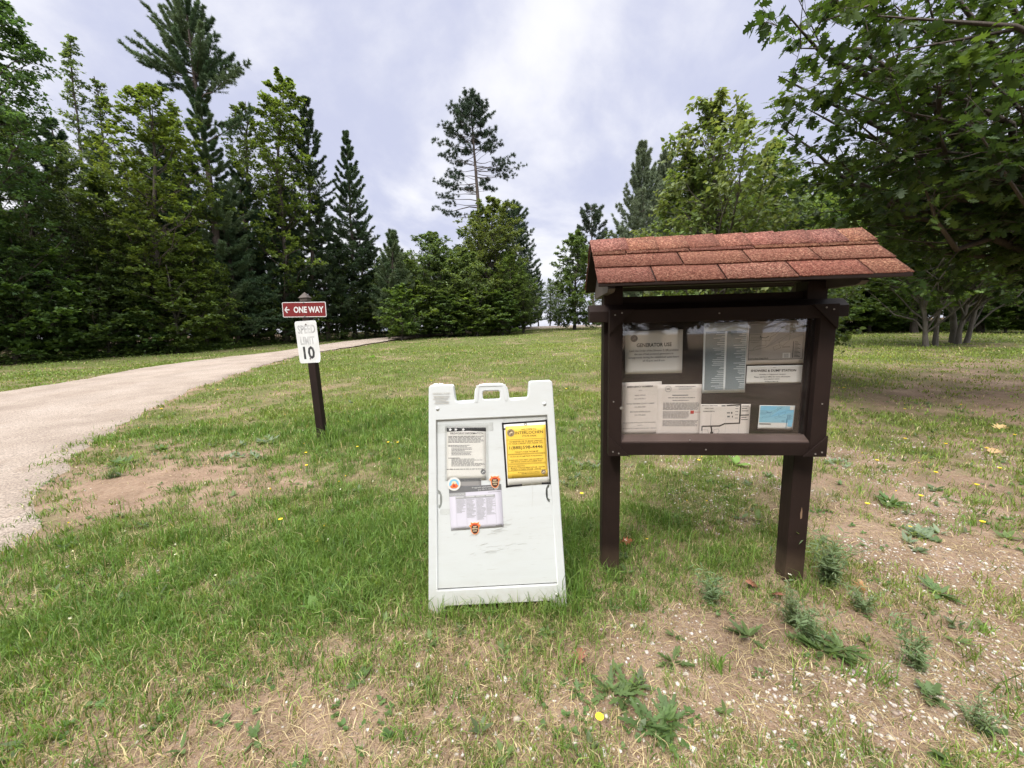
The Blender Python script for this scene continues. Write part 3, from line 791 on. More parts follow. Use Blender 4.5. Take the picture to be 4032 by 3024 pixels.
p.fstrip([(.22, .30), (.22, .68)], .0016, M_ink2); p.frect(.22, .86, .28, .93, M_ink)
p.text('EMERGENCY DIRECTIONS', .02, .34, .03, .062, M_ink, .02); p.text('URGENT CARE', .08, .26, .115, .145, M_ink, .02); p.text('MUNSON HOSPITAL', .06, .29, .205, .24, M_ink, .02)
p.frect(.42, .03, .50, .07, M_ink2); p.frect(.535, .25, .60, .29, M_ink2); p.frect(.545, .36, .60, .41, M_ink2); p.frect(.62, .24, .645, .30, M_ink); p.frect(.64, .36, .66, .415, M_ink)
for i, y in enumerate((.06, .13, .22, .32, .42)): p.frect(.70, y, .76, y + .02, M_ink2)
for i, y in enumerate((.05, .12, .20, .40, .47)): p.frect(.83, y, .83 + .13 * (1 - .2 * (i % 2)), y + .02, M_ink)
p.fstrip([(.05, .98), (.06, .80), (.16, .80), (.20, .95), (.12, .99)], .0016, M_ink2); p.fstrip([(.30, .95), (.29, .80), (.38, .77), (.40, .84), (.34, .98)], .0016, M_ink2); p.fstrip([(.52, .46), (.52, .9)], .001, M_ink3); p.fstrip([(.79, .62), (.79, .97)], .001, M_ink3); p.fstrip([(.52, .46), (.79, .46)], .001, M_ink3)
p.build('lettering', o)
o, p = notice('blue_map', [q(1172, 1146), q(1395, 1150), q(1382, 1300), q(1160, 1297)], M_paper, 'small blue map of the same park in the lower right corner of the case', 'map', PO)
park_map(p, .02, .02, .98, .72, M_blue, M_skyblue, M_blueink, .0010)
p.frect(.86, .03, .97, .18, M_paper, .0006); p.frect(.03, .765, .36, .80, M_ink, .0006); p.frect(.79, .55, .81, .95, M_blueink, .0006); p.frect(.83, .60, .96, .88, M_skyblue, .0006)
p.build('lettering', o)

# ------------------------------------------------------------------ white folding sandwich board
AP = Plane((-.443, 1.797, .006), (.691, .026, 0), (0, .2, 1.139))
abo = empty('sandwich_board', (0, 0, 0), 'white plastic folding sandwich board standing in the grass with papers taped on it', 'sandwich board')
mw = Matrix.Identity(4)
for i, a in enumerate((AP.u, -AP.n, AP.v)):
    for k in range(3): mw[k][i] = a[k]
for k in range(3): mw[k][3] = AP.O[k]
abo.matrix_world = mw
TOUP = Matrix.Rotation(math.pi / 2, 4, 'X')   # curve plane xy -> local x,z with depth along y
def cpart(name, polys, mat, parent, y, extrude, bevel):
    me = curve_mesh(polys, extrude, bevel); me.transform(TOUP); me.transform(Matrix.Translation((0, y, 0))); me.materials.append(mat)
    return nobj(name, me, parent)
outl = [(-.003, .0), (.071, .0), (.073, .036), (.619, .036), (.621, .002), (.694, .002), (.657, 1.158), (.545, 1.156), (.538, 1.066), (.432, 1.062), (.421, 1.152), (.263, 1.150), (.256, 1.058), (.150, 1.056), (.142, 1.150), (.025, 1.150)]
rr = [.006, .004, .02, .02, .004, .006, .014, .012, .035, .02, .05, .05, .02, .035, .012, .014]
hole_in = [(.034, .106), (.657, .108), (.632, .986), (.051, .978)]
hole_h = rrect(.292, 1.068, .391, 1.121, .016)
fr_polys = [rounded(outl, rr), hole_in, hole_h]
front = cpart('front_frame', fr_polys, M_plastic, abo, .020, .014, .005)
def slot(x0, cz, sgn):
    th = np.linspace(-math.pi / 2, math.pi / 2, 11); L = [(x0 + sgn * .022 * math.cos(a_), cz + .050 * math.sin(a_)) for a_ in th]
    L += [(x0, cz + .030), (x0 + sgn * .009, cz + .024), (x0 + sgn * .009, cz - .024), (x0, cz - .030)]
    return L if sgn > 0 else L[::-1]
slots = [slot(.0535, .566, 1), slot(.630, .575, -1)]
cpart('sign_panel', [[(.0385, .1175), (.653, .1195), (.629, .983), (.053, .975)]] + slots, M_plastic, abo, .016, .003, .0008)
b = BM(); b.box(.036, .655, .026, .029, .100, .130); b.build('slot_shade_strip', M_black, abo)  # black strip behind the gap below the panel, standing in for its shade
for x, z in ((.063, 1.032), (.617, 1.040), (.649, .062)):
    b = BM(); b.cyl((x, .0015, z), .010, .004, n=18); b.cyl((x, -.0005, z), .006, .003, n=14); b.build('bolt', M_plastic, abo, True)
for x0 in (.050, .600):
    for dx in (0, .026):
        b = BM(); b.cyl((x0 + dx + .005, .022, 1.150), .014, .022, axis=0, n=16); b.build('hinge', M_plastic, abo, True)
b = BM(); b.prism([(.258, 1.060), (.27, 1.060), (.28, 1.140), (.40, 1.140), (.412, 1.062), (.424, 1.064), (.418, 1.149), (.266, 1.147)], -.0015, .003, bev=.001); b.build('handle', M_plastic, abo)
p = Print(.10, .07); r = random.Random(4)
p.text('SIGNICADE', .06, .95, .06, .20, M_plastic, .01)
for i in range(6): p.frect(.06 + r.uniform(0, .15), .32 + .105 * i, .95 - r.uniform(0, .25), .36 + .105 * i, M_plastic)
lo = p.build('embossed_lettering', abo, .0016); lo.matrix_local = Matrix.Translation((.034, .0, 1.05)) @ Matrix.Rotation(math.pi / 2, 4, 'X')
lo.location.y = -.0006
# rear leaf
rot = Matrix.Translation((0, .044, 1.14)) @ Matrix.Rotation(math.radians(20), 4, 'X') @ Matrix.Translation((0, 0, -1.14))
rear = cpart('rear_frame', [rounded(outl[:9] + [(.15, 1.056)] + outl[14:], .008), hole_in], M_plastic, abo, 0, .014, .005); rear.matrix_local = rot
rp = cpart('rear_panel', [[(.0385, .1175), (.653, .1195), (.629, .983), (.053, .975)]], M_plastic, abo, .004, .003, .0008); rp.matrix_local = rot

g = lambda x, y: (1660 + x * .609, 1470 + y * .609)
AO = -.0118   # front face of the panel, measured along the plane's outward side
def tape(name, corners, label, off=AO + .0002):
    w, h, m = AP.fit(corners, off); return sheet(name, w, h, M_film, m, label, 'tape')
tape('clear_tape', [g(92, 335), g(465, 318), g(460, 372), g(98, 388)], 'wide strip of clear tape across the top of the fireworks sheet')
tape('clear_tape', [g(122, 880), g(180, 878), g(180, 912), g(122, 914)], 'short scrap of clear tape left of the events sheet')
tape('clear_tape', [g(525, 284), g(815, 268), g(816, 296), g(526, 312)], 'strip of clear tape above the yellow poster')
o, p = notice('fireworks_notice', [g(165, 350), g(412, 347), g(420, 690), g(160, 692)], M_paper, 'white sheet headed FIREWORKS INFORMATION under a black star band', 'notice', AO + .0008, AP)
p.frect(.0, .005, 1, .085, M_ink)
for cx in (.09, .23, .42):
    p.poly([((cx * p.w) + (.010 if k % 2 == 0 else .004) * math.sin(k * math.pi / 5 + .2), .957 * p.h + (.010 if k % 2 == 0 else .004) * math.cos(k * math.pi / 5 + .2)) for k in range(10)], M_white, .0003)
p.poly([(.0, .915 * p.h), (.55 * p.w, .93 * p.h), (1.0 * p.w, .915 * p.h), (1.0 * p.w, .905 * p.h), (.0, .905 * p.h)], M_paper, .0003)
p.text('FIREWORKS INFORMATION', .09, .93, .097, .135, M_ink, .005)
p.lines(.04, .95, .165, .205, 2, M_ink, .5, .4, seed=1); p.lines(.04, .95, .21, .30, 4, M_ink2, .5, .1, seed=2); p.lines(.04, .6, .335, .375, 2, M_ink2, .5, .2, seed=3); p.lines(.12, .65, .385, .54, 6, M_ink2, .45, .5, seed=4)
p.lines(.04, .33, .575, .59, 1, M_ink, .7, 0, seed=5); p.lines(.12, .97, .595, .745, 7, M_ink2, .45, .5, seed=6); p.lines(.0, .97, .785, .80, 1, M_ink, .7, 0, seed=7)
p.emblem(.93 * p.w, .155 * p.h, .068 * p.w, M_ink, M_white); p.build('lettering', o)
w, h, m = AP.fit([g(150, 340), g(428, 336), g(436, 692), g(150, 694)], AO + .0016); sheet('clear_sleeve', w, h, M_film, m, 'clear plastic cover over the fireworks sheet', 'plastic sleeve')
o, p = notice('grey_strip', [g(182, 680), g(384, 673), g(386, 728), g(184, 734)], M_tan2, 'grey strip of an older sheet between the fireworks and events papers', 'paper', AO + .0004, AP)
p.frect(0, .05, 1, .42, M_ink2); p.build('lettering', o)
o, p = notice('events_sheet', [g(185, 738), g(517, 715), g(527, 993), g(182, 1017)], M_lilac, 'lilac white sheet headed Programs and events with a four column table', 'notice', AO + .0012, AP)
p.frect(0, .0, 1, .135, M_ink2); p.frect(0, .135, .31, .215, M_ink3); p.text('Programs and events', .44, .835, .025, .068, M_white, .02); p.text('July 08-11, 2026', .55, .835, .075, .125, M_white, .02)
p.text('Interlochen State Park', .02, .29, .155, .195, M_white, .02)
p.emblem(.90 * p.w, .935 * p.h, .058 * p.h, M_ink3, M_white); p.frect(.74, .165, .98, .172, M_ink2)
p.frect(.12, .225, .87, .285, M_ink3)
for i, x in enumerate((.12, .31, .50, .69, .87)): p.fstrip([(x, .23), (x, .90)], .0008, M_ink3)
for i in range(4):
    p.lines(.13 + .19 * i, .29 + .19 * i, .235, .265, 1, M_white, .5, .4, seed=30 + i, z=.0002)
    p.lines(.13 + .19 * i, .30 + .19 * i, .30, (.62, .74, .80, .70)[i], (12, 15, 19, 15)[i], M_ink3, .5, .5, seed=40 + i)
p.lines(.03, .28, .955, .97, 1, M_ink2, .7, 0, seed=50); p.lines(.85, .97, .945, .965, 1, M_ink2, .8, 0, seed=51); p.build('lettering', o)
M_scuff = plain('grey_scuff', (.44, .435, .41), .6, .15, scale=25)
p = Print(.6, .87); r = random.Random(12)
for i in range(70):
    fx = r.gauss(.47, .13); fy = r.choice((.60, .62, .64, .68, .76, .80)) + r.gauss(0, .012); L_ = r.uniform(.01, .09)
    p.fstrip([(fx, fy), (fx + L_ * .5, fy - r.uniform(0, .006)), (fx + L_, fy - r.uniform(0, .010))], r.uniform(.0006, .0018), M_scuff)
p.fstrip([(.83, .38), (.835, .47), (.825, .54)], .0012, M_scuff)
so_ = p.build('scuff_marks', abo, .0006); so_.matrix_local = Matrix.Translation((.04, .0118, .11)) @ Matrix.Rotation(math.pi / 2, 4, 'X')
# yellow poster in its black edged sleeve
w, h, m = AP.fit([g(523, 320), g(805, 303), g(842, 712), g(547, 737)], AO + .0004)
slv = sheet('poster_sleeve', w, h, M_paper, m, 'black edged plastic sleeve hanging on the white board', 'plastic sleeve')
slv.data.materials[0] = plain('backing_card', (.60, .59, .56), .5)
p = Print(w, h); t_ = .0085
for L in ([(0.01, .01), (.99, .01)], [(.01, 0), (.01, 1)], [(.99, 0), (.99, 1)], [(0, .99), (.34, .985)], [(.80, .985), (1, .99)]): p.fstrip(L, t_, M_black)
p.frect(.0, .085, .065, .105, M_black); p.build('black_edge', slv, .0012)
p = Print(w, h); p.ring(.52 * w, .955 * h, .0075, .003, M_screw); p.build('grommet', slv, .0014)
o, p = notice('welcome_poster', [g(543, 345), g(797, 330), g(822, 668), g(557, 680)], M_yellow, 'bright yellow poster reading WELCOME TO INTERLOCHEN STATE PARK', 'poster', AO + .0014, AP)
for t, a, b_, y0, y1, bo in (('WELCOME TO', .385, .76, .055, .092, .0), ('INTERLOCHEN', .235, .925, .107, .162, .004), ('STATE PARK', .405, .765, .183, .218, .0),
        ('TO REGISTER OR TO MAKE CHANGES', .075, .90, .285, .316, .0), ('TO YOUR CURRENT STAY, PLEASE CALL', .055, .925, .325, .360, .0), ('1(888)598-4446', .075, .90, .385, .465, .004), ("TODAY'S CODE \"INTLMI 08\"", .20, .79, .487, .517, 0),
        ('DO NOT SET UP CAMP PRIOR TO REGISTERING', .075, .885, .575, .598, 0), ('PLEASE HAVE YOUR CREDIT CARD INFORMATION', .055, .905, .64, .665, 0), ('AND VEHICLE LICENSE PLATE NUMBER READY', .085, .88, .675, .70, 0),
        ('HOURS OF OPERATION:', .035, .44, .758, .782, 0), ('• MONDAY THROUGH FRIDAY 8:00 A.M. - 10:00 P.M.', .065, .93, .792, .818, 0), ('• SATURDAY & SUNDAY 8:00 A.M. - 10:00 P.M.', .065, .83, .825, .851, 0),
        ('MICHIGAN STATE PARKS & HARBORS', .26, .80, .885, .903, 0), ('DEPARTMENT OF NATURAL RESOURCES', .34, .80, .912, .928, 0)):
    p.text(t, a, b_, y0, y1, M_ink if y0 < .25 or .38 < y0 < .47 else M_inkbrown, bo + (.004 if y0 > .25 and not .38 < y0 < .47 else 0.0))
for y0, y1 in ((.26, .535), (.55, .72), (.738, .86)): p.fbox(.02, y0, .965, y1, .0012, M_inkbrown)
p.emblem(.125 * p.w, .875 * p.h, .095 * p.w, M_inkbrown, M_cream); p.emblem(.89 * p.w, .095 * p.h, .06 * p.w, M_inkbrown, M_cream)
p.build('lettering', o)
# three stickers
c = AP.pix(*g(210, 716), AO + .002); R_ = .034
me = curve_mesh([[(R_ * math.cos(a), R_ * math.sin(a)) for a in np.linspace(0, 2 * math.pi, 33)[:-1]]], .0006, .0002); me.materials.append(M_paper)
st = nobj('round_sticker', me); st.matrix_world = AP.mat(c[0], c[1], AO + .0024); tag(st, 'round sticker with an orange campfire on blue at the corner of the events sheet', 'sticker')
p = Print(.07, .07); p.disc(0, 0, R_ * .95, M_skyblue); p.ring(0, 0, R_ * .96, R_ * .22, M_paper, .0002); p.disc(0, .003, R_ * .38, M_cream, .0002)
p.poly([(-.022, -.012), (-.012, -.004), (-.004, .006), (.004, -.002), (.012, .004), (.022, -.010), (.012, -.022), (-.012, -.022)], M_orange, .0003)
p.poly([(-.008, -.014), (0, .004), (.009, -.014)], M_red, .0004); p.build('picture', st, .001)
for cxy, lab in ((g(474, 700), 'red and brown shield sticker KEEP FIREWOOD LOCAL at the upper right of the events sheet'), (g(345, 1000), 'red and brown shield sticker KEEP FIREWOOD LOCAL on the lower edge of the events sheet')):
    c = AP.pix(*cxy, AO + .002)
    sh = [(-.020, -.018), (-.012, -.029), (0, -.034), (.012, -.029), (.020, -.018), (.022, .004), (.030, .010), (.027, .020), (.021, .017), (.022, .032), (.012, .027), (0, .030), (-.012, .027), (-.022, .032), (-.021, .017), (-.027, .020), (-.030, .010), (-.022, .004)]
    me = curve_mesh([sh], .0006, .0003); me.materials.append(M_cream); st = nobj('shield_sticker', me); st.matrix_world = AP.mat(c[0], c[1], AO + .0026); tag(st, lab, 'sticker', 'shield stickers')
    p = Print(.06, .06)
    p.poly([(a * .93, b_ * .95) for a, b_ in sh], M_orange); p.poly([(a * .78, b_ * .82 - .001) for a, b_ in sh[:6]] + [(.016, .012), (0, .016), (-.016, .012), (-.017, .003)], M_brownink, .0002)
    p.poly([(-.014, .020), (.014, .020), (.010, .013), (-.010, .013)], M_red, .0002)
    p.w = p.h = 1
    for t, y, ww in (('KEEP', .004, .009), ('FIREWOOD', -.0065, .0135), ('LOCAL', -.017, .0105)):
        p.text(t, -ww, ww, 1 - (y + .007), 1 - y, M_cream, .03, z=.0004)
    p.build('picture', st, .0012)

# ------------------------------------------------------------------ one way sign post
sp0 = gpt(1275, 1733)
SB = np.array([-2.455, 4.90, float(gz(-2.455, 4.9))])
spo = empty('sign_post', SB, 'leaning square brown post carrying a red ONE WAY sign and a faded speed limit plate', 'sign post', rz=math.radians(-4))
spo.rotation_euler = (0, math.radians(-1.7), math.radians(-3))
hz = 1.80 - SB[2] + .02
b = BM(); b.box(-.046, .046, -.046, .046, -.25, hz, .005); b.build('post', M_woodv, spo)
b = BM(); b.box(-.046, .046, -.046, .046, hz + .0005, hz + .035, .003); b.prism([(-.055, -.055), (.055, -.055), (.055, .055), (-.055, .055)], hz + .0355, hz + .041, axis=2)
t = bmesh.new(); bmesh.ops.create_cone(t, cap_ends=True, segments=4, radius1=.077, radius2=.004, depth=.065); bmesh.ops.rotate(t, verts=t.verts, matrix=Matrix.Rotation(math.pi / 4, 3, 'Z')); bmesh.ops.translate(t, verts=t.verts, vec=(0, 0, hz + .074)); b._add(t)
b.build('post_cap', M_grey, spo)
M_signred = plain('maroon_sign_face', (.17, .012, .012), .4, .1, scale=4)
def faded():
    t = NT('white_sign_face'); v = t.obj()
    n = t.noise(6, 6, .65, v)
    c = t.mix(t.ramp(n, [(.4, (0, 0, 0)), (.8, (.6, .6, .6))]), (.70, .71, .71), (.50, .49, .47))
    return t.pbr(c, .45, spec=.4)
M_signw = faded()
def faded_ink(name, lo, hi, c0=(.03, .03, .032), c1=(.55, .55, .55)):
    t = NT(name); v = t.obj(); n = t.noise(9, 5, .6, v)
    return t.pbr(t.mix(t.ramp(n, [(lo, (0, 0, 0)), (hi, (1, 1, 1))]), c0, c1), .5)
M_fade1 = faded_ink('very_faded_black_paint', .30, .62, (.24, .24, .24), (.58, .58, .58)); M_fade2 = faded_ink('worn_black_paint', .50, .95)
M_bolt = plain('rusty_bolt', (.10, .07, .06), .6, .3)
def plate(name, w, h, rad, mat, cx, cz, roll, label=None, yoff=-.051):
    me = curve_mesh([rrect(-w / 2, -h / 2, w / 2, h / 2, rad)], .0012, .0006); me.materials.append(mat)
    o = nobj(name, me, spo); o.matrix_local = Matrix.Translation((cx, yoff, cz)) @ Matrix.Rotation(math.pi / 2, 4, 'X') @ Matrix.Rotation(roll, 4, 'Z')
    if label: o['label'] = label
    return o
zr = SB[2]
ow = plate('one_way_sign', .545, .180, .014, M_white, .0, 1.716 - zr, math.radians(-2.4), 'maroon sign with white border, left arrow and the words ONE WAY')
p = Print(.545, .18); p.poly([(x + .2725, y + .09) for x, y in rrect(-.265, -.0825, .265, .0825, .010)], M_signred)
p.text('ONE WAY', .255, .945, .29, .72, M_white, .035, z=.0003)
p.fstrip([(.055, .5), (.155, .5)], .013, M_white, .0003); p.fstrip([(.105, .32), (.058, .5), (.105, .68)], .014, M_white, .0004)
f = p.build('lettering', ow, .002); f.location = (-.2725, -.09, 0)
for y in (.078, -.076):
    b = BM(); b.cyl((-.0, y, .004), .009, .006, axis=2, n=12); b.build('bolt', M_bolt, ow, True)
sl_ = plate('speed_limit_sign', .272, .515, .028, M_signw, -.005, 1.323 - zr, math.radians(.6), 'white plate with almost faded SPEED LIMIT above a dark 10')
me = sl_.data
bb = bmesh.new(); bb.from_mesh(me)
pn = Vector((.128, -.080, 0)).normalized(); pc_ = Vector((.065, -.2575, 0))
for k_ in (0, .018, .034): bmesh.ops.bisect_plane(bb, geom=bb.verts[:] + bb.edges[:] + bb.faces[:], plane_co=pc_ + pn * k_, plane_no=pn)
for v in bb.verts:   # lower right corner bent forward
    d = max(0, (v.co - pc_).dot(pn)); v.co.z += 9 * d * d
bb.to_mesh(me); bb.free()
p = Print(.272, .515)
for t, a, b_, y0, y1, mt in (('SPEED', .10, .92, .095, .30, M_fade1), ('LIMIT', .16, .82, .37, .56, M_fade1), ('10', .23, .76, .60, .91, M_fade2)): p.text(t, a, b_, y0, y1, mt, .03)
f = p.build('lettering', sl_, .002); f.location = (-.136, -.2575, 0)
for y in (.215, -.205):
    b = BM(); b.cyl((.004, y, .004), .008, .006, axis=2, n=12); b.build('bolt', M_bolt, sl_, True)
# ------------------------------------------------------------------ ground, road, grass
def resample(L, n):
    L = np.array(L, float); d = np.concatenate([[0], np.cumsum(np.linalg.norm(np.diff(L, axis=0), axis=1))]); s = np.linspace(0, d[-1], n)
    P = np.stack([np.interp(s, d, L[:, 0]), np.interp(s, d, L[:, 1])], 1)
    for _ in range(6): P[1:-1] = .25 * P[:-2] + .5 * P[1:-1] + .25 * P[2:]
    return P
INP = [(73, 1940), (118, 1859), (210, 1795), (319, 1736), (410, 1685), (547, 1635), (638, 1585), (692, 1562), (820, 1512), (1002, 1449), (1175, 1403), (1367, 1371), (1549, 1342), (1690, 1326.5)]
OUP = [(0, 1549), (273, 1508), (547, 1456), (729, 1432), (911, 1410), (1094, 1391), (1175, 1377), (1367, 1349), (1540, 1333), (1690, 1322.5)]
INN = [(-2.6, -7), (-2.75, .5), (-3.0, 1.6), (-3.6, 2.6)] + [tuple(gpt(*p_)[:2]) for p_ in INP] + [(-3.5, 42), (2.5, 46.0), (12, 49), (34, 51)]
OUT = [(-15, -7), (-13.4, .5), (-12.9, 3), (-12.6, 6)] + [tuple(gpt(*p_)[:2]) for p_ in OUP] + [(-4.2, 44.2), (2, 48.2), (12, 51.5), (34, 53.5)]
WBP = [(-300, 1450), (0, 1440), (330, 1414), (700, 1392), (1000, 1362), (1300, 1343), (1600, 1325)]
WB = np.array([(-30, 13.0)] + [tuple(gpt(*p_)[:2]) for p_ in WBP] + [(-4.5, 46), (1, 50), (12, 54)])
def in_wood(x, y): return x < np.interp(y, WB[:, 1], WB[:, 0], left=-40, right=40)
NR = 260
RI_ = resample(INN, NR); RO_ = resample(OUT, NR)
rpoly = np.concatenate([RI_, RO_[::-1]])
def in_road(x, y):
    x = np.asarray(x); y = np.asarray(y); c = np.zeros(x.shape, bool); n = len(rpoly); j = n - 1
    for i in range(n):
        xi, yi = rpoly[i]; xj, yj = rpoly[j]
        if yi != yj:
            c ^= ((yi > y) != (yj > y)) & (x < (xj - xi) * (y - yi) / (yj - yi) + xi)
        j = i
    return c
def road_dist(x, y):
    sh = np.shape(x); x = np.ravel(x); y = np.ravel(y); d = np.full(x.shape, 99.0)
    for P in (RI_[::2], RO_[::2]):
        for px, py in P: np.minimum(d, np.hypot(x - px, y - py), out=d)
    return d.reshape(sh)
BARE = [((680, 1885), .85, .27, .95), ((460, 1985), .45, .2, .9), ((930, 1790), .7, .22, .9), ((1120, 1745), .5, .2, .8), ((800, 1860), .7, .2, .9), ((3500, 2130), .40, .22, .95), ((3800, 2200), .5, .25, .8), ((2700, 2440), .35, .13, .85),
        ((2950, 2420), .3, .12, .8), ((2500, 2620), .35, .16, .85), ((2850, 2700), .4, .2, .85), ((3250, 2700), .45, .2, .8), ((3800, 2700), .5, .22, .85), ((1900, 2560), .3, .12, .6), ((2050, 2850), .3, .15, .7), ((1300, 2780), .35, .15, .6), ((1500, 2920), .4, .14, .7),
        ((650, 2900), .3, .12, .55), ((3500, 1720), .6, .3, .2), ((2300, 1640), .7, .4, .55), ((3000, 2250), .35, .14, .8), ((3700, 1720), .6, .3, .2), ((700, 1600), .9, .3, .6), ((2550, 1850), .6, .4, .4), ((2700, 2000), .5, .3, .4), ((3600, 1960), .5, .3, .6), ((3350, 2420), .4, .2, .7)]
BARE = [(gpt(*p)[:2], rx, ry, s * (.42 if p[1] > 2300 or p[0] > 2200 else .9)) for p, rx, ry, s in BARE]
LUSH = [((700, 2200), 1.0, .5), ((1300, 2150), .7, .6), ((1450, 1700), 1.4, 1.4), ((1300, 2000), .7, .6), ((300, 2450), .6, .3), ((2270, 2150), .12, .25), ((1800, 1650), .9, .8), ((350, 2250), .5, .3), ((900, 1700), 1.0, .35), ((1150, 2350), .5, .3)]
LUSH = [(gpt(*p)[:2], rx, ry) for p, rx, ry in LUSH]
def sm(a, b, x): t = np.clip((x - a) / (b - a), 0, 1); return t * t * (3 - 2 * t)
def lush(x, y):
    l = 0
    for c, rx, ry in LUSH: l = np.maximum(l, np.exp(-((x - c[0]) / rx) ** 2 - ((y - c[1]) / ry) ** 2))
    return l
def dens(x, y):
    d = .70 + .70 * (fbm(x * 7.0 + 2, y * 7.0, 3) - .5) * (1 - sm(4, 9, y)) + .75 * (fbm(x * .6 + 5, y * .6, 4) - .5) + .55 * (fbm(x * 2.3, y * 2.3 + 9, 3) - .5)
    d = d - .20 * sm(.6, 2.2, x - .12 * y) * (1 - sm(6, 12, y)) - .06 - .16 * (1 - sm(1.2, 2.6, y)) + .12 * sm(6, 14, y)
    d = d + .30 * lush(x, y)
    for c, rx, ry, s in BARE:
        e = ((x - c[0]) / rx) ** 2 + ((y - c[1]) / ry) ** 2
        d = d - s * np.exp(-e) * (.15 + 1.15 * fbm(x * 2.2, y * 2.2 + 3, 3))
    return np.clip(d, 0.02, 1.15)

# ground sheet
def axis_(n, a, lo, hi, c=0.0):
    t = np.linspace(math.asinh((lo - c) / a), math.asinh((hi - c) / a), n); return c + a * np.sinh(t)
gx = axis_(430, 2.6, -420, 420); gy = axis_(430, 2.6, -60, 600, 1.5)
GX, GY = np.meshgrid(gx, gy)
GZ = gz(GX, GY)
rd_ = road_dist(GX, GY); ir = in_road(GX, GY)
DN = dens(GX, GY) * np.where(ir, 0, sm(0, .5, rd_) * .6 + .4)
Vg = np.stack([GX, GY, GZ], -1).reshape(-1, 3)
n = len(gx); a = (np.arange(len(gy) - 1)[:, None] * n + np.arange(n - 1)[None]).ravel()
Qg = np.stack([a, a + 1, a + n + 1, a + n], 1)
t = NT('sandy_soil_and_turf'); v = t.n('TexCoord').outputs['Object']
at = t.n('Attribute', attribute_name='col').outputs['Color']; sep = t.n('SeparateColor', {'Color': at}).outputs
n1 = t.noise(2.2, 8, .65, v); n2 = t.noise(38, 5, .7, v); n3 = t.noise(.7, 3, .5, v)
soil = t.ramp(n1, [(.25, (.09, .054, .034)), (.5, (.215, .138, .094)), (.75, (.36, .26, .19))])
soil = t.mix(t.ramp(n2, [(.35, (0, 0, 0)), (.8, (.7, .7, .7))]), soil, (.40, .31, .225))
soil = t.mix(t.ramp(t.noise(85, 3, .6, v), [(.28, (.75, .75, .75)), (.40, (0, 0, 0))]), soil, (.07, .045, .028))
vo = t.n('TexVoronoi', {'Vector': v, 'Scale': 75.0, 'Randomness': 1.0}).outputs
peb = t.ramp(vo['Distance'], [(.20, (1, 1, 1)), (.32, (0, 0, 0))])
pc = t.n('SeparateColor', {'Color': vo['Color']}).outputs
pm = t.n('Math', {0: peb, 1: t.ramp(pc[0], [(.62, (0, 0, 0)), (.66, (1, 1, 1))])}, operation='MULTIPLY').outputs[0]
pm = t.n('Math', {0: pm, 1: sep[1]}, operation='MULTIPLY').outputs[0]
soil = t.mix(pm, soil, t.mix(pc[1], (.26, .21, .17), (.44, .41, .37)))
turf = t.ramp(t.noise(16, 6, .7, v), [(.25, (.035, .040, .013)), (.5, (.095, .112, .032)), (.8, (.165, .155, .062))])
litter = t.ramp(t.noise(30, 6, .7, t.mapping(v, (1, 1, 1))), [(.3, (.06, .042, .026)), (.7, (.15, .105, .065))])
tf = t.n('Math', {0: sep[0], 1: t.n('MapRange', {'Value': n2, 'To Min': -.35, 'To Max': .35}).outputs[0]}, operation='ADD').outputs[0]
c = t.mix(t.ramp(tf, [(.30, (0, 0, 0)), (.75, (1, 1, 1))]), soil, turf)
c = t.mix(sep[2], c, litter)
hb = t.n('Math', {0: n2, 1: pm}, operation='ADD').outputs[0]
M_ground = t.pbr(c, .95, t.bump(hb, .9, .03), .15)
grav = np.clip(sm(.2, 2.0, GX - .1 * GY) * (1 - sm(4, 9, GY)) + .45 * (1 - sm(1.4, 2.6, GY)) + .5 * (1 - sm(0, 1.2, rd_)), 0.05, 1)
wood_m = sm(-.3, 1.2, np.interp(GY, WB[:, 1], WB[:, 0], left=-40, right=40) - GX)
wood_m = np.maximum(wood_m, sm(24, 27, GY) * sm(1.0, 3.0, GX - 12 + (GY - 27) * .0)); wood_m = np.maximum(wood_m, sm(54, 57, GY))
col = np.stack([np.clip(DN, 0, 1), grav, np.clip(wood_m, 0, 1)], -1).reshape(-1, 3)
ground = nobj('ground', npmesh('ground', Vg, None, Qg, col, [M_ground], True)); tag(ground, 'sandy lawn sloping gently up to the woods', None, None, 'structure')

# road
k = 46
s = np.linspace(0, 1, k)
E0 = RI_ + (0.16 * (fbm(RI_[:, 0:1] * 1.7, RI_[:, 1:2] * 1.7, 4) - .5)) * 4 * unit(RI_ - RO_); E0 = E0 + .38 * unit(RI_ - RO_) * (1 - sm(4, 8, RI_[:, 1:2])); E1 = RO_ + (0.10 * (fbm(RO_[:, 0:1] * 1.3, RO_[:, 1:2] * 1.3, 4) - .5)) * 4 * unit(RO_ - RI_)
PR = E0[:, None] * (1 - s[None, :, None]) + E1[:, None] * s[None, :, None]
crown_ = .016 + .014 * np.sin(np.pi * s)[None] + .012 * (fbm(PR[..., 0] * 1.2, PR[..., 1] * 1.2, 3) - .5)
ZR = gz(PR[..., 0], PR[..., 1]) + crown_ + .006 + .0045 * np.clip(PR[..., 1] - 5, 0, 40)
ZR += .17 * s[None] * sm(40, 46, PR[..., 1])
ZR[:, 0] -= .05; ZR[:, -1] -= .05
Vr = np.concatenate([PR, ZR[..., None]], -1).reshape(-1, 3)
a = (np.arange(NR - 1)[:, None] * k + np.arange(k - 1)[None]).ravel(); Qr = np.stack([a, a + k, a + k + 1, a + 1], 1)
cr = np.tile(np.stack([s, s, s], -1), (NR, 1))
t = NT('pale_gravel_road'); v = t.n('TexCoord').outputs['Object']
at = t.n('Attribute', attribute_name='col').outputs['Color']; sx = t.n('SeparateColor', {'Color': at}).outputs[0]
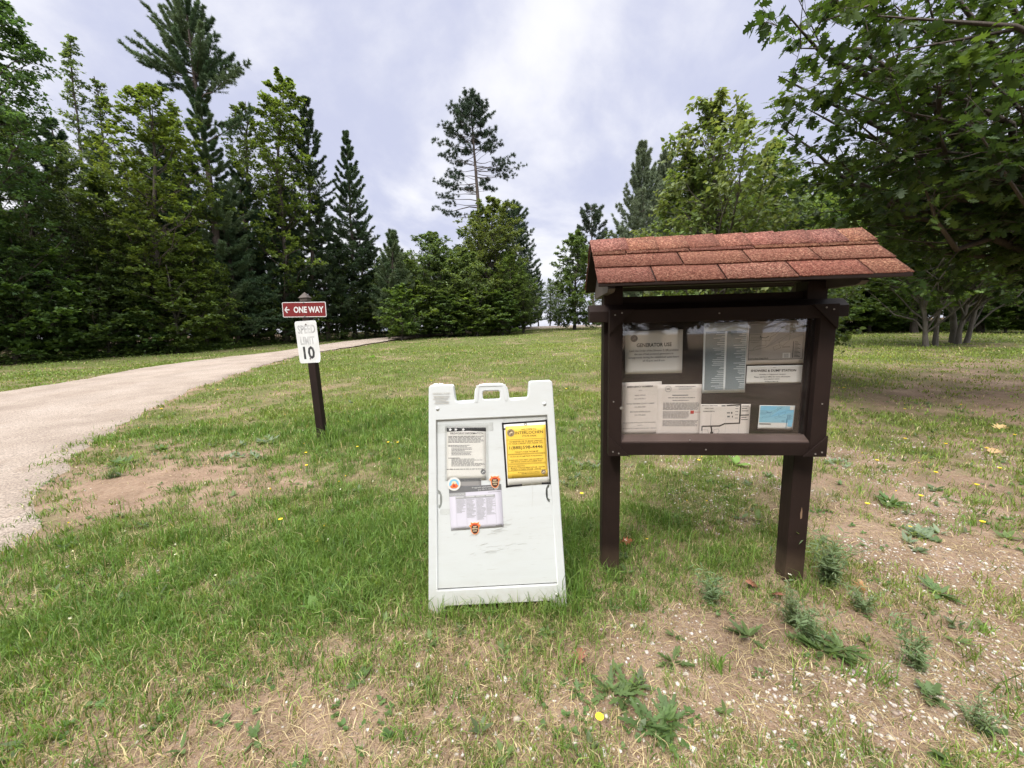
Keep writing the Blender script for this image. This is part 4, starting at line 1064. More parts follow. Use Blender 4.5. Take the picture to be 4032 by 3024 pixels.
c = t.ramp(t.noise(1.1, 6, .6, v), [(.3, (.275, .222, .180)), (.55, (.385, .322, .268)), (.8, (.47, .402, .345))])
trk = t.ramp(sx, [(.0, (0, 0, 0)), (.25, (.25,) * 3), (.36, (.8,) * 3), (.46, (.15,) * 3), (.60, (.1,) * 3), (.70, (.8,) * 3), (.82, (.1,) * 3), (1, (0, 0, 0))])
c = t.mix(t.n('Math', {0: trk, 1: .35}, operation='MULTIPLY').outputs[0], c, (.44, .385, .34))
c = t.mix(t.ramp(t.noise(60, 4, .7, v), [(.38, (.8,) * 3), (.58, (0, 0, 0))]), c, (.13, .10, .085))
c = t.mix(t.ramp(t.noise(95, 3, .7, v), [(.62, (0, 0, 0)), (.70, (.7,) * 3)]), c, (.42, .385, .345))
c = t.mix(t.ramp(t.noise(3.1, 4, .6, t.mapping(v, (1, .35, 1))), [(.58, (0, 0, 0)), (.8, (.45,) * 3)]), c, (.20, .135, .09))
M_road = t.pbr(c, .93, t.bump(t.noise(60, 5, .7, v), .8, .02), .15)
road = nobj('road', npmesh('road', Vr, None, Qr, cr, [M_road], True)); tag(road, 'pale gravel road curving left and away behind the lawn', None, None, 'structure')

# ---- grass blades
def sample(n, r0, r1, az=1.15, p=1.0):
    u = rng.random(n); r = (r0 ** (2 - p) + u * (r1 ** (2 - p) - r0 ** (2 - p))) ** (1 / (2 - p)) if p != 2 else r0 * (r1 / r0) ** u
    th = rng.uniform(-az, az, n); return r * np.sin(th), r * np.cos(th) - .15
GA = Acc()
def blades(x, y, h, w, lean, col, curl=.5):
    n = len(x); z = gz(x, y)
    a = rng.uniform(0, 2 * math.pi, n); la = rng.uniform(0, 2 * math.pi, n)
    side = np.stack([np.cos(a), np.sin(a), np.zeros(n)], 1) * w[:, None]
    ld = np.stack([np.cos(la), np.sin(la), np.zeros(n)], 1)
    B = np.stack([x, y, z - .004], 1); up = np.array([0, 0, 1.])
    L = (lean * h)[:, None]
    m = B + up * (h * .58)[:, None] + ld * L * .32
    tp = B + up * (h * (1 - .35 * np.minimum(lean, 1.6)))[:, None] + ld * L
    V = np.stack([B - side, B + side, m - side * .75, m + side * .75, tp], 1).reshape(-1, 3)
    T = (np.array([[0, 1, 3], [0, 3, 2], [2, 3, 4]])[None] + (np.arange(n) * 5)[:, None, None]).reshape(-1, 3)
    GA.add(V, T=T, C=np.repeat(col, 5, 0))
LG = np.array([[.108, .200, .026], [.135, .222, .034], [.085, .165, .024], [.170, .240, .046], [.118, .205, .036]])
YG = np.array([[.225, .270, .045], [.195, .255, .040], [.270, .290, .070], [.170, .245, .040]])
DRY = np.array([[.42, .33, .17], [.36, .28, .15], [.50, .41, .24], [.28, .21, .12]])
def turf(nc, r0, r1, per, hs, wk, p=1.0, jit=.03):
    x, y = sample(nc, r0, r1, p=p)
    d = dens(x, y); rdv = road_dist(x, y); ok = ~in_road(x, y)
    keep = ok & (rng.random(nc) < np.clip(d * 1.0, .03, 1) * np.clip(.45 + rdv / .8, 0, 1))
    x = x[keep]; y = y[keep]; d = d[keep]
    # woods floor carries no lawn
    k2 = ~in_wood(x, y) & ~((y > 27.5) & (x > 11)) & (y < 52)
    x = x[k2]; y = y[k2]; d = d[k2]; m = len(x)
    l = lush(x, y); r = np.hypot(x, y)
    jr = jit * np.maximum(1, r / 5)
    X = (x[:, None] + rng.normal(0, 1, (m, per)) * jr[:, None]).ravel(); Y = (y[:, None] + rng.normal(0, 1, (m, per)) * jr[:, None]).ravel()
    D = np.repeat(d, per); Lq = np.repeat(l, per); Rr = np.repeat(r, per); q = len(X)
    h = hs * rng.uniform(.45, 1.25, q) * (.50 + .35 * np.clip(D, 0, 1) + .34 * Lq * (1 - sm(5, 9, Rr))) * np.repeat(rng.uniform(.65, 1.4, m), per)
    w = wk * rng.uniform(.6, 1.3, q) * np.maximum(1, Rr / 4.0)
    lean = np.abs(rng.normal(.45, .35, q)) + .5 * (1 - np.clip(D, 0, 1)) * rng.random(q)
    tn = np.repeat(rng.integers(0, 5, m), per)
    yel = np.clip(.04 + .42 * sm(3, 9, Y) + .35 * sm(.5, 2.5, X) + .25 * (1 - D) - .35 * Lq + .9 * (fbm(X * .8, Y * .8 + 40, 3) - .5), 0, 1)
    c = LG[tn] * (1 - yel[:, None]) + YG[tn % 4] * yel[:, None]
    dr = rng.random(q) < (.05 + (.12 - .04 * sm(3, 8, Y)) * (1 - np.clip(D, 0, 1)) + .16 * (1 - sm(.9, 2.0, Y))) * (1 - .6 * Lq)
    c = np.where(dr[:, None], DRY[rng.integers(0, 4, q)], c * np.repeat(rng.uniform(.62, 1.22, m), per)[:, None]) * rng.uniform(.75, 1.25, (q, 1))
    blades(X, Y, h, w, lean, c)
turf(34000, .55, 3.2, 9, .080, .0021, p=.6, jit=.022)
turf(15000, 3.0, 8, 13, .085, .0026, p=.9, jit=.035)
turf(13000, 7.5, 22, 11, .085, .0030, p=1.1, jit=.05)
turf(8000, 20, 55, 9, .085, .0036, p=1.2, jit=.06)
# thatch: dead straws lying flat
def straw(nn, r0, r1, p):
    x, y = sample(nn, r0, r1, p=p); ok = ~in_road(x, y) & (rng.random(nn) < .25 + .5 * (1 - sm(.8, 3.5, y)) + .25 * dens(x, y)); x = x[ok]; y = y[ok]; q = len(x)
    blades(x, y, rng.uniform(.012, .035, q), rng.uniform(.0008, .0020, q) * np.maximum(1, np.hypot(x, y) / 3), rng.uniform(1.5, 4.5, q), DRY[rng.integers(0, 4, q)] * rng.uniform(.6, 1.2, (q, 1)))
straw(85000, .5, 4, .6); straw(30000, 4, 14, 1.0)
# taller tufts against the posts and the board
for (cx, cy, sx_, sy_, nn, hh) in ((-.30, 1.76, .16, .03, 130, .13), (.02, 1.79, .2, .02, 110, .12), (.22, 1.79, .06, .03, 60, .16), (.30, 1.95, .04, .12, 120, .22), (.36, 2.1, .05, .12, 110, .20), (.55, 2.07, .06, .02, 50, .13), (-.50, 1.85, .03, .10, 70, .14), (1.62, 2.0, .10, .08, 60, .14), (1.50, 1.93, .06, .02, 10, .10),
                               (-2.44, 4.80, .09, .06, 110, .20), (-2.34, 4.9, .06, .08, 90, .26), (-2.6, 4.95, .1, .06, 60, .18), (.62, 2.5, .3, .2, 160, .15), (1.0, 2.35, .25, .12, 120, .16)):
    x = rng.normal(cx, sx_, nn); y = rng.normal(cy, sy_, nn)
    blades(x, y, hh * rng.uniform(.45, 1.2, nn), rng.uniform(.0016, .003, nn) * max(1, cy / 3.5), np.abs(rng.normal(.5, .3, nn)), LG[rng.integers(0, 5, nn)] * rng.uniform(.8, 1.25, (nn, 1)))
# loose clumps of longer grass standing on the thin ground
x, y = sample(420, .7, 6, p=.8); ok = ~in_road(x, y) & (fbm(x * 1.1 + 30, y * 1.1, 3) > .42); x = x[ok]; y = y[ok]
for xx, yy in zip(x, y):
    nn = int(rng.integers(14, 38)); s_ = rng.uniform(.02, .05); tone = LG[int(rng.integers(0, 5))] * rng.uniform(.6, 1.15)
    bx = rng.normal(xx, s_, nn); by = rng.normal(yy, s_ * .8, nn)
    blades(bx, by, rng.uniform(.05, .13) * rng.uniform(.5, 1.2, nn), rng.uniform(.0014, .0030, nn) * max(1, yy / 4), np.abs(rng.normal(.75, .4, nn)), tone * rng.uniform(.8, 1.3, (nn, 1)))
gr = nobj('grass', GA.mesh('grass', [M_grass])); tag(gr, 'uneven lawn grass, lush green on the left and thin and dry on the right', 'grass', None, 'stuff')

# ---- low broad weeds among the grass
def rosette(acc, x, y, size, nl, col, tilt=.5, tmpl=OVAL, narrow=.8):
    z = float(gz(x, y)); a = rng.uniform(0, 2 * math.pi, nl) ; el = rng.uniform(.08, tilt, nl)
    d = np.stack([np.cos(a) * np.cos(el), np.sin(a) * np.cos(el), np.sin(el)], 1)
    P = np.array([x, y, z + .005]) + d * size * .08
    nm = unit(np.array([0, 0, 1.]) + rng.normal(0, .2, (nl, 3)))
    place_leaves(acc, (tmpl[0] * np.array([narrow, 1, 1.]), tmpl[1]), P, d, nm, size * rng.uniform(.6, 1.15, nl), np.array(col) * rng.uniform(.8, 1.25, (nl, 1)))
WA = Acc()
x, y = sample(1100, .7, 9, p=.8)
for xx, yy in zip(x, y):
    if in_road(np.array([xx]), np.array([yy]))[0]: continue
    k_ = rng.random()
    if k_ < .55:   # clover like clump
        for _ in range(int(rng.integers(3, 7))): rosette(WA, xx + rng.normal(0, .035), yy + rng.normal(0, .035), rng.uniform(.014, .026), 4, (.07, .13, .035), .9, OVAL, 1.3)
    else: rosette(WA, xx, yy, rng.uniform(.03, .07), int(rng.integers(4, 10)), [(.075, .12, .04), (.095, .14, .045), (.09, .12, .06)][int(rng.integers(0, 3))], .9, (OVAL, OAK)[int(rng.integers(0, 2))], rng.uniform(.4, .9))
tag(nobj('ground_weeds', WA.mesh('ground_weeds', [M_leaf])), 'low clover and broad leaved weeds scattered through the lawn', 'weeds', None, 'stuff')
# larger weeds one by one
def weed(px, py, kind, label, s_=1.0):
    p = gpt(px, py); A = Acc()
    if kind == 'rosette':
        
        for cx_, cy_ in ((0, 0), (.05 * s_, .03), (-.06 * s_, .02))[:1 + int(rng.integers(0, 3))]:
            rosette(A, cx_, cy_, .12 * s_, 9, (.075, .125, .040), .55, OAK, .42); rosette(A, cx_, cy_, .08 * s_, 7, (.09, .14, .045), 1.0, OVAL, .45)
    elif kind == 'grey':
        for _ in range(9): rosette(A, rng.normal(0, .09 * s_), rng.normal(0, .06 * s_), .06 * s_, 9, (.13, .17, .105), .8, OVAL, .6)
    elif kind == 'broad':
        rosette(A, 0, 0, .17 * s_, 6, (.12, .21, .045), .9, OVAL, 1.15)
    else:   # feathery stems
        for _ in range(int(20 * s_)):
            a = rng.uniform(0, 6.28); l = rng.uniform(.10, .27) * s_; lean = rng.uniform(.1, 1.0)
            q = np.linspace(0.0, 1, 12); dx = np.cos(a) * lean; dy = np.sin(a) * lean
            P = np.stack([dx * l * q * q * .8 + rng.normal(0, .012), dy * l * q * q * .8 + rng.normal(0, .015), l * q * (1 - .18 * lean * q)], 1)
            tv, tq = tubes(P[None], np.full((1, 12), .0013), 3); A.add(tv, T=np.concatenate([tq[:, :3], tq[:, [0, 2, 3]]]), C=np.full((len(tv), 3), (.13, .15, .07)))
            d = unit(rng.normal(0, 1, (12, 3)) * np.array([1, 1, .4]) + np.array([dx * .4, dy * .4, .35]))
            P = np.repeat(P, 2, 0); d = np.concatenate([d, unit(d * np.array([-1, -1, 1]))])[np.argsort(np.tile(np.arange(12), 2), kind='stable')]
            place_leaves(A, (OVAL[0] * np.array([.30, 1, 1.]), OVAL[1]), P, d, unit(np.array([0, 0, 1.]) + rng.normal(0, .4, (24, 3))), .042 * s_ * rng.uniform(.6, 1.2, 24), np.array((.125, .175, .085)) * rng.uniform(.8, 1.2, (24, 1)))
    V = np.concatenate(A.V)
    if kind != 'feather': V[:, 2] -= float(gz(0, 0))
    A.V = [V]
    o = nobj('weed_plant', A.mesh('weed_plant', [M_leaf])); o.location = p; tag(o, label, 'weed', 'larger weeds on the sandy ground'); return o
for px, py, kd, lb, s_ in ((3260, 2270, 'feather', 'bushy grey green feathery weed beside the right post of the notice board', 1.25), (3120, 2420, 'feather', 'feathery weed in front of the right post', .9), (2800, 2330, 'feather', 'small feathery weed between the two posts', .8), (3400, 2380, 'feather', 'low feathery weed right of the large bush by the post', .7),
        (3620, 2100, 'grey', 'rosette of pointed grey green leaves beside the pale gravel patch on the right', 1.1), (3500, 1990, 'rosette', 'green leafy weed in the thin grass right of the notice board', .9), (2950, 2480, 'rosette', 'spreading long leaved weed in front of the notice board', .8), (3300, 2560, 'rosette', 'dark leaved weed clump on bare ground at the lower right', .85), (3180, 2500, 'feather', 'sprawling feathery weed at the lower right of the bare ground', .8),
        (1250, 2400, 'broad', 'bright broad leaf plant in the grass left of the white board', .55), (2650, 2600, 'rosette', 'small weed on pebbly ground in front of the white board', .7), (2600, 2880, 'rosette', 'small toothed weed at the bottom edge of the picture', .8), (3850, 2880, 'feather', 'green weed patch in the lower right corner', .6), (3600, 2620, 'feather', 'long leaved weed in the gravel at the far lower right', .8),
        (1050, 1740, 'grey', 'grey leaved creeping weed beside the sign post', 1.6), (930, 1800, 'grey', 'grey leaved weed on the sand left of the sign post', 1.1), (460, 1830, 'rosette', 'tuft of leaves on the sandy edge of the road', 1.3), (440, 1880, 'feather', 'green tuft in the middle of the sandy patch by the road', .6), (620, 1770, 'rosette', 'small tuft on the upper edge of the sandy patch', 1.0), (2280, 1830, 'grey', 'grey green weed between the white board and the left post', 1.1), (2260, 1900, 'grey', 'second grey green weed behind the white board', .9),
        (2900, 1830, 'broad', 'bright broad leaf plant under the case of the notice board', .8), (3330, 1830, 'grey', 'grey green weed just right of the notice board', .9), (1330, 2350, 'rosette', 'leafy weed in the grass left of the white board', .6), (2450, 2750, 'rosette', 'flat weed on pebbles near the bottom of the picture', .7), (3700, 2330, 'rosette', 'flat dark weed on the sand at the right', .8), (1470, 1410, 'broad', 'single broad leaf plant out on the lawn', 1.0)):
    weed(px, py, kd, lb, s_)
# dandelions
def blossom():
    b = bmesh.new(); bmesh.ops.create_cone(b, cap_ends=True, segments=10, radius1=.004, radius2=.015, depth=.009); bmesh.ops.translate(b, verts=b.verts, vec=(0, 0, .095))
    me = bpy.data.meshes.new('flower'); b.to_mesh(me); b.free(); me.materials.append(plain('dandelion_yellow', (.75, .52, .02), .6)); return me
def stalk():
    V, Q = tubes(np.array([[[0, 0, -.01], [.004, 0, .05], [0, .002, .093]]]), np.full((1, 3), .0016), 5)
    return npmesh('stem', V, None, Q, np.full((len(V), 3), (.12, .16, .05)), [M_leaf])
fm = blossom(); sm_ = stalk()
pts = [(1410, 1790), (1530, 1770), (1568, 1770), (1208, 1815), (1210, 1870), (1110, 2090), (640, 1640), (860, 1560), (2290, 1990), (3560, 1760), (3880, 1800), (3560, 1635), (3990, 1745), (3410, 2030), (3840, 1950), (3860, 2110), (3720, 1780), (2360, 2920), (1790, 1480), (1850, 1450), (2050, 1490), (1930, 1420), (2230, 1560), (3500, 1480), (3690, 1450), (3780, 1620), (3320, 1560), (3450, 1850), (3680, 1900), (1700, 1520), (1600, 1390), (3930, 1880), (2750, 1850), (3620, 2000)]
for i, (px, py) in enumerate(pts):
    p = gpt(px, py); e = empty('dandelion', p, 'yellow dandelion flower standing in the lawn', 'flower', 'dandelions in the lawn'); e.scale = (1.0 + .5 * (p[1] > 6),) * 3
    nobj('stem', sm_, e); nobj('flower', fm, e)
CA = Acc(); x, y = sample(420, 2.6, 22, p=1.2); ok = ~in_road(x, y); x = x[ok]; y = y[ok]
for xx, yy in zip(x, y):
    k_ = int(rng.integers(0, 2)); rosette(CA, xx, yy, .012 * max(1, yy / 7), 7, ((.62, .60, .55), (.62, .45, .03))[k_ if rng.random() < .75 else 0], 1.2)
V = np.concatenate(CA.V); V[:, 2] += .055; CA.V = [V]
tag(nobj('lawn_flowers', CA.mesh('lawn_flowers', [M_leaf])), 'tiny white clover and yellow flowers dotted over the lawn', 'flowers', None, 'stuff')
# pebbles
ico = bmesh.new(); bmesh.ops.create_icosphere(ico, subdivisions=1, radius=1); IV = np.array([v.co[:] for v in ico.verts]); IF = np.array([[v.index for v in f.verts] for f in ico.faces]); ico.free()
x, y = sample(120000, .55, 7, p=.7)
gv = np.clip(sm(.2, 1.4, x - .1 * y) * (1 - sm(3, 6, y)) + .35 * (1 - sm(1.3, 2.2, y)) * sm(-1.2, .2, x) + .05, 0, 1) * np.clip(1.15 - dens(x, y), 0, 1) ** 1.3
ok = (rng.random(len(x)) < gv * 1.0 * (fbm(x * 1.8, y * 1.8 + 70, 3) > .49)) & ~in_road(x, y); x = x[ok]; y = y[ok]; m = len(x)
sz = .0024 + .0075 * rng.random(m) ** 3.5 + np.where(rng.random(m) < .02, .008, 0)
J = rng.uniform(.75, 1.25, (m, len(IV), 1)); st_ = rng.uniform(.6, 1.3, (m, 1, 3)) * np.array([1, 1, .6])
V = IV[None] * J * st_ * sz[:, None, None] + np.stack([x, y, gz(x, y) + sz * .2], 1)[:, None]
T = (IF[None] + (np.arange(m) * len(IV))[:, None, None]).reshape(-1, 3)
pcol = np.array([[.42, .37, .33], [.50, .46, .42], [.34, .28, .24], [.26, .20, .16], [.54, .51, .48]])[rng.integers(0, 5, m)]
t = NT('pebble_stone'); at = t.n('Attribute', attribute_name='col').outputs['Color']; M_peb = t.pbr(t.mix(.35, at, t.n('TexNoise', {'Scale': 90.0}).outputs['Color'], 'SOFT_LIGHT'), .85, spec=.25)
tag(nobj('gravel', npmesh('gravel', V.reshape(-1, 3), T, None, np.repeat(pcol, len(IV), 0), [M_peb])), 'pale pebbles strewn over the bare sandy ground', 'gravel', None, 'stuff')
# fallen leaves
M_dead = plain('dead_leaf', (.30, .13, .06), .7, .35, scale=40)
for px, py, lb, c_ in ((2985, 2270, 'curled brown dead leaf left of the right post', 0), (2440, 2135, 'small red dead leaf beside the left post', 1), (2280, 2640, 'large dry brown leaf on the bare ground in front of the white board', 0), (3390, 2320, 'dry tan leaf right of the notice board', 2), (3910, 1690, 'tan fallen leaf in the thin grass far right', 2), (3900, 1790, 'orange tan fallen leaf lower in the thin grass far right', 2), (3040, 2300, 'second brown leaf at the foot of the right post', 0)):
    p = gpt(px, py); A = Acc(); d = unit(np.array([[rng.normal(), rng.normal() * .6, .15]])); nm = unit(np.array([[rng.normal(0, .35), -.3, 1.]]))
    L = (OAK[0] * np.array([1, 1, 2.2]), OAK[1]); place_leaves(A, L, np.array([[0, 0, .018]]), d, nm, np.array([.085 if py > 2000 else .16]), np.array([[(.30, .15, .08), (.35, .06, .04), (.50, .36, .20)][c_]]))
    o = nobj('fallen_leaf', A.mesh('fallen_leaf', [M_leaf])); o.location = p; sd = o.modifiers.new('thick', 'SOLIDIFY'); sd.thickness = .001; tag(o, lb, 'leaf', 'fallen leaves')
# ------------------------------------------------------------------ trees
MAP_G = ((.070, .115, .022), (.095, .145, .026), (.060, .100, .024))
MAP_Y = ((.095, .155, .028), (.080, .135, .026), (.120, .175, .032))
OAK_G = ((.024, .046, .011), (.032, .056, .012), (.048, .078, .016))
PINE_G = ((.028, .052, .022), (.036, .066, .028), (.045, .075, .030))
PINE_L = ((.055, .085, .036), (.045, .078, .034), (.070, .100, .045))
DARK_G = ((.030, .055, .018), (.040, .070, .020), (.048, .080, .022))
GREY_G = ((.090, .130, .055), (.110, .150, .065), (.075, .115, .045))
ROUND = [(0, .3), (.15, .65), (.35, .95), (.55, 1.0), (.75, .82), (.9, .5), (1, .12)]
TALL = [(0, .35), (.2, .8), (.4, 1.0), (.6, .9), (.8, .55), (1, .08)]
def pscale(P, s): return [(a,) + tuple(b * s for b in r) for a, *r in P]
def base_at(px, Y):
    p = atY(px, 1300, Y); return np.array([p[0], Y, float(gz(p[0], Y))])
def height_at(px, top, Y): return float(atY(px, top, Y)[2] - gbase(Y))
def push(px, Y): return max(Y * 1.12 + .8, float(np.interp(px, [p_[0] for p_ in WBP], [gpt(*p_)[1] for p_ in WBP])) + .5) if px < 1500 and Y < 30 else Y
def hero(name, kind, px, top, Y, label, group=None, topx=None, rad=None, profile=None, **kw):
    """a tree of its own: stands at image column px, depth Y, reaches image row top"""
    Y = push(px, Y)
    b = base_at(px, Y); H = height_at(topx or px, top, Y)
    tx = (atY(topx or px, top, Y)[0] - b[0], 0)
    P = profile if profile else pscale(ROUND, rad)
    ms = (broadleaf if kind == 'b' else conifer)(H=H, profile=P, top=tx, **kw)
    return tree(name, ms, tuple(b), label, 'tree', group)

# --- left wood, seen across the road
_yp = push(892, 22); _bp = base_at(892, _yp)
PT = [(atY(px_, py_, _yp + dy_) - _bp, rs_) for px_, py_, dy_, rs_ in ((577, 24, -.3, .9), (605, 80, .8, .75), (552, 142, .5, .6), (520, 165, -1, .5), (489, 180, -.2, .46), (530, 215, 1.2, .42), (590, 235, .8, .4), (630, 110, -.8, .75), (655, 30, .5, 1.0), (600, 190, -.6, .5), (640, 215, -1.4, .42), (560, 250, -.5, .3),
    (976, 250, 0, .46), (930, 268, -1, .36), (918, 218, .6, .5), (870, 205, -.5, .6), (836, 78, .3, 1.1), (848, 140, -.8, .8), (885, 300, .8, .3), (950, 285, 1.0, .34), (900, 255, -.4, .4), (690, 8, .6, 1.2), (775, 20, -.5, 1.4), (800, 60, .7, 1.2), (690, 70, -.9, 1.0), (720, 110, 1.3, .8), (790, 130, -1.2, .9), (940, 470, .5, .3), (985, 430, -.4, .5), (640, 330, .8, .25))]
hero('white_pine', 'c', 892, -14, 22, 'tall white pine with long sweeping limbs, its top leaning left above the wood', topx=728, seed=11, r0=.26, nb=130, cb=.14, nt=30, tuf=7, k=13, nl=.15, nw=.012, cols=PINE_L, elt=1.1, elb=-.05, upturn=.28, twl=.22, wob=.004, pstart=.32, rad=(.45, 1.1), whorl=4,
     profile=[(0, 2.2, 2.0), (.3, 2.6, 2.2), (.5, 1.7, 1.4), (.60, .8, .9), (.72, .5, .5), (.78, 1.3, 1.2), (.86, 1.5, 1.3), (.92, 1.2, 1.1), (.97, .8, .7), (1, .3, .3)],
     tips=PT)
hero('maple_tree', 'b', 612, 325, 19.5, 'yellow green maple with layered leaves in the middle of the left wood', topx=575, seed=12, r0=.16, nl=44, cb=.25, ns=9, nt=8, kl=8, leaf=MAPLE, ls=.135, cols=MAP_Y, twig=.45, tubesubs=2, profile=pscale([(0, .3), (.3, .85), (.5, 1.0), (.65, .95), (.8, .72), (.92, .5), (1, .15)], 2.9), flat=.3)
hero('maple_tree', 'b', 1118, 285, 22, 'slim maple with a thin pointed crown behind the sign post', topx=1105, seed=13, r0=.17, nl=50, cb=.28, ns=8, nt=8, kl=8, leaf=MAPLE, ls=.135, cols=((.085, .130, .026), (.110, .160, .030)), tubesubs=2, profile=pscale([(0, .5), (.3, .9), (.5, 1.0), (.7, .75), (.85, .55), (1, .2)], 2.6), flat=.35)
hero('white_pine', 'c', 1232, 385, 23.5, 'white pine with open whorled branches right of the pointed maple', topx=1205, seed=14, r0=.17, nb=110, cb=.16, nt=20, tuf=6, k=12, nl=.15, nw=.013, cols=PINE_G, elt=.9, twl=.34, whorl=5, pstart=.3, profile=[(0, 1.5), (.2, 2.0), (.45, 1.7), (.62, 2.0), (.75, 1.35), (.9, .7), (1, .15)])
hero('white_pine', 'c', 1396, 515, 24, 'conical white pine at the right end of the left wood', topx=1362, seed=15, r0=.16, nb=120, cb=.13, nt=20, tuf=6, k=13, nl=.15, nw=.013, cols=PINE_G, elt=1.0, elb=-.08, twl=.34, whorl=5, pstart=.3, rad=(.5, 1.2), profile=[(0, 1.6), (.2, 2.0), (.5, 2.1), (.65, 1.7), (.8, .9), (.92, .35), (1, .1)])
hero('young_pine', 'c', 1545, 915, 32, 'small pale pine between the conical pine and the round shrubby trees', seed=16, r0=.10, nb=90, nt=12, tuf=5, k=9, nl=.2, nw=.02, cols=PINE_L, elt=1.1, elb=.3, twl=.36, profile=[(0, 1.8), (.4, 1.6), (.7, 1.0), (1, .15)])
hero('broad_tree', 'b', -60, -40, 14.5, 'dark dense tree at the left edge of the picture rising out of the frame', seed=17, r0=.2, nl=60, cb=.12, ns=9, nt=7, kl=8, leaf=RHOMB, ls=.15, cols=((.040, .075, .026), (.055, .095, .030)), rad=2.5, tubesubs=1)
hero('poplar_tree', 'b', 295, 140, 20, 'slender sparse poplar whose bare spire stands against the sky at the left', topx=275, seed=18, r0=.09, nl=40, cb=.3, ns=6, nt=5, kl=5, leaf=OVAL, ls=.13, cols=GREY_G, tubesubs=2, el=1.2, profile=[(0, .5), (.4, 1.3), (.6, 1.0), (.75, .5), (1, .2)])
hero('poplar_tree', 'b', 400, 300, 20.5, 'shorter sparse poplar right of the slender spire', topx=370, seed=19, r0=.09, nl=36, cb=.3, ns=6, nt=5, kl=5, leaf=OVAL, ls=.13, cols=GREY_G, tubesubs=2, el=1.1, profile=[(0, .5), (.4, 1.6), (.6, 1.3), (.8, .6), (1, .2)])
hero('oak_tree', 'b', 960, 400, 26.5, 'oak top showing behind the leaning pine on its right side', topx=965, seed=20, r0=.2, nl=44, cb=.3, ns=8, nt=6, kl=7, leaf=OVAL, ls=.17, cols=((.055, .090, .030), (.070, .110, .034)), rad=2.7, tubesubs=2)
# shared builds: every copy shares the mesh of its source
FILL = {}
def fill_src():
    FILL['pineA'] = conifer(31, 12.0, [(0, 2.0), (.25, 2.5), (.5, 2.0), (.75, 1.2), (1, .15)], r0=.15, nb=110, cb=.08, nt=18, tuf=5, k=12, nl=.16, nw=.014, cols=PINE_G, elt=.8, twl=.34, pstart=.28, rad=(.5, 1.2))
    FILL['pineB'] = conifer(32, 12.0, [(0, 2.2), (.3, 2.1), (.5, 1.6), (.7, 1.5), (.85, .8), (1, .12)], r0=.15, nb=90, cb=.12, nt=18, tuf=5, k=12, nl=.17, nw=.014, rad=(.5, 1.2), cols=((.032, .058, .026), (.042, .07, .03)), elt=.9, twl=.36, pstart=.3, whorl=4)
    FILL['mapleA'] = broadleaf(33, 10.0, pscale(ROUND, 2.6), r0=.13, nl=46, cb=.08, ns=9, nt=8, kl=8, leaf=OVAL, ls=.12, cols=DARK_G)
    FILL['mapleB'] = broadleaf(34, 10.0, pscale(ROUND, 2.5), r0=.12, nl=42, cb=.10, ns=9, nt=8, kl=8, leaf=OVAL, ls=.12, cols=MAP_G)
    FILL['oakA'] = broadleaf(35, 10.0, pscale(ROUND, 2.8), r0=.14, nl=42, cb=.12, ns=9, nt=8, kl=8, leaf=OVAL, ls=.13, cols=((.055, .090, .024), (.070, .110, .028)))
    FILL['saplingA'] = broadleaf(36, 4.0, pscale([(0, .6), (.3, .95), (.6, 1.0), (.85, .6), (1, .15)], 1.35), r0=.04, nl=26, cb=.06, ns=8, nt=6, kl=6, leaf=MAPLE, ls=.115, cols=MAP_G, flat=.22, tubesubs=1, bark=M_barks)
    FILL['saplingB'] = broadleaf(37, 4.0, pscale([(0, .7), (.3, 1.0), (.6, .9), (.85, .6), (1, .15)], 1.2), r0=.04, nl=24, cb=.08, ns=8, nt=6, kl=6, leaf=MAPLE, ls=.11, cols=((.05, .09, .024), (.062, .105, .028)), flat=.22, tubesubs=1, bark=M_barks)
fill_src()
_first = {}
KIND = {'pineA': ('pine_tree', 12.0), 'pineB': ('pine_tree', 12.0), 'mapleA': ('broad_tree', 10.0), 'mapleB': ('broad_tree', 10.0), 'oakA': ('oak_tree', 10.0), 'saplingA': ('sapling', 4.0), 'saplingB': ('sapling', 4.0)}
_seen = {}
def put(kind, px, top, Y, label, group, wide=1.0, rz=None):
    Y = push(px, Y)
    b = base_at(px, Y); H = height_at(px, top, Y); nm, h0 = KIND[kind]
    s = H / h0; sc_ = (s * wide, s * wide, s); rz = rng.uniform(0, 6.28) if rz is None else rz
    if kind not in _first:
        e = tree(nm, FILL[kind], tuple(b), label, 'tree', group, rz, sc_); _first[kind] = e
    else:
        e = copy_tree(_first[kind], tuple(b), label, group, rz, sc_)
    return e
GL = 'trees of the left wood'
put('mapleA', 185, 430, 17, 'dark broad tree in front of the slender poplar at the left', GL, 1.0)
put('pineB', 90, 260, 18.5, 'dark pine at the left edge behind the dark dense tree', GL, 1.1)
put('pineA', 340, 470, 21, 'dark pine behind the yellow green maple on its left', GL)
put('pineB', 500, 520, 24, 'pine rising between the poplars and the yellow green maple', GL)
put('pineA', 765, 600, 25.5, 'dark pine behind the trunk of the leaning white pine', GL)
put('pineB', 1010, 640, 24.5, 'dark pine between the leaning pine and the pointed maple', GL, 1.1)
put('pineA', 930, 760, 22, 'low dark pine at the foot of the leaning white pine', GL, 1.2)
put('pineA', 1130, 760, 25, 'dark pine right behind the pointed maple', GL, 1.0)
put('pineB', 1290, 760, 27, 'pine in the gap between the open white pine and the conical one', GL, 1.1)
put('pineB', 720, 470, 23.5, 'pine filling the space left of the leaning pine trunk', GL, 1.0)
put('oakA', 470, 720, 18.5, 'oak below the yellow green maple on its left', GL, 1.0)
put('mapleA', 40, 820, 13.5, 'low broad tree hanging over the road edge at the far left', GL, 1.05)
put('mapleB', 800, 900, 20.5, 'mid sized leafy tree in front of the leaning pine', GL, 1.1)
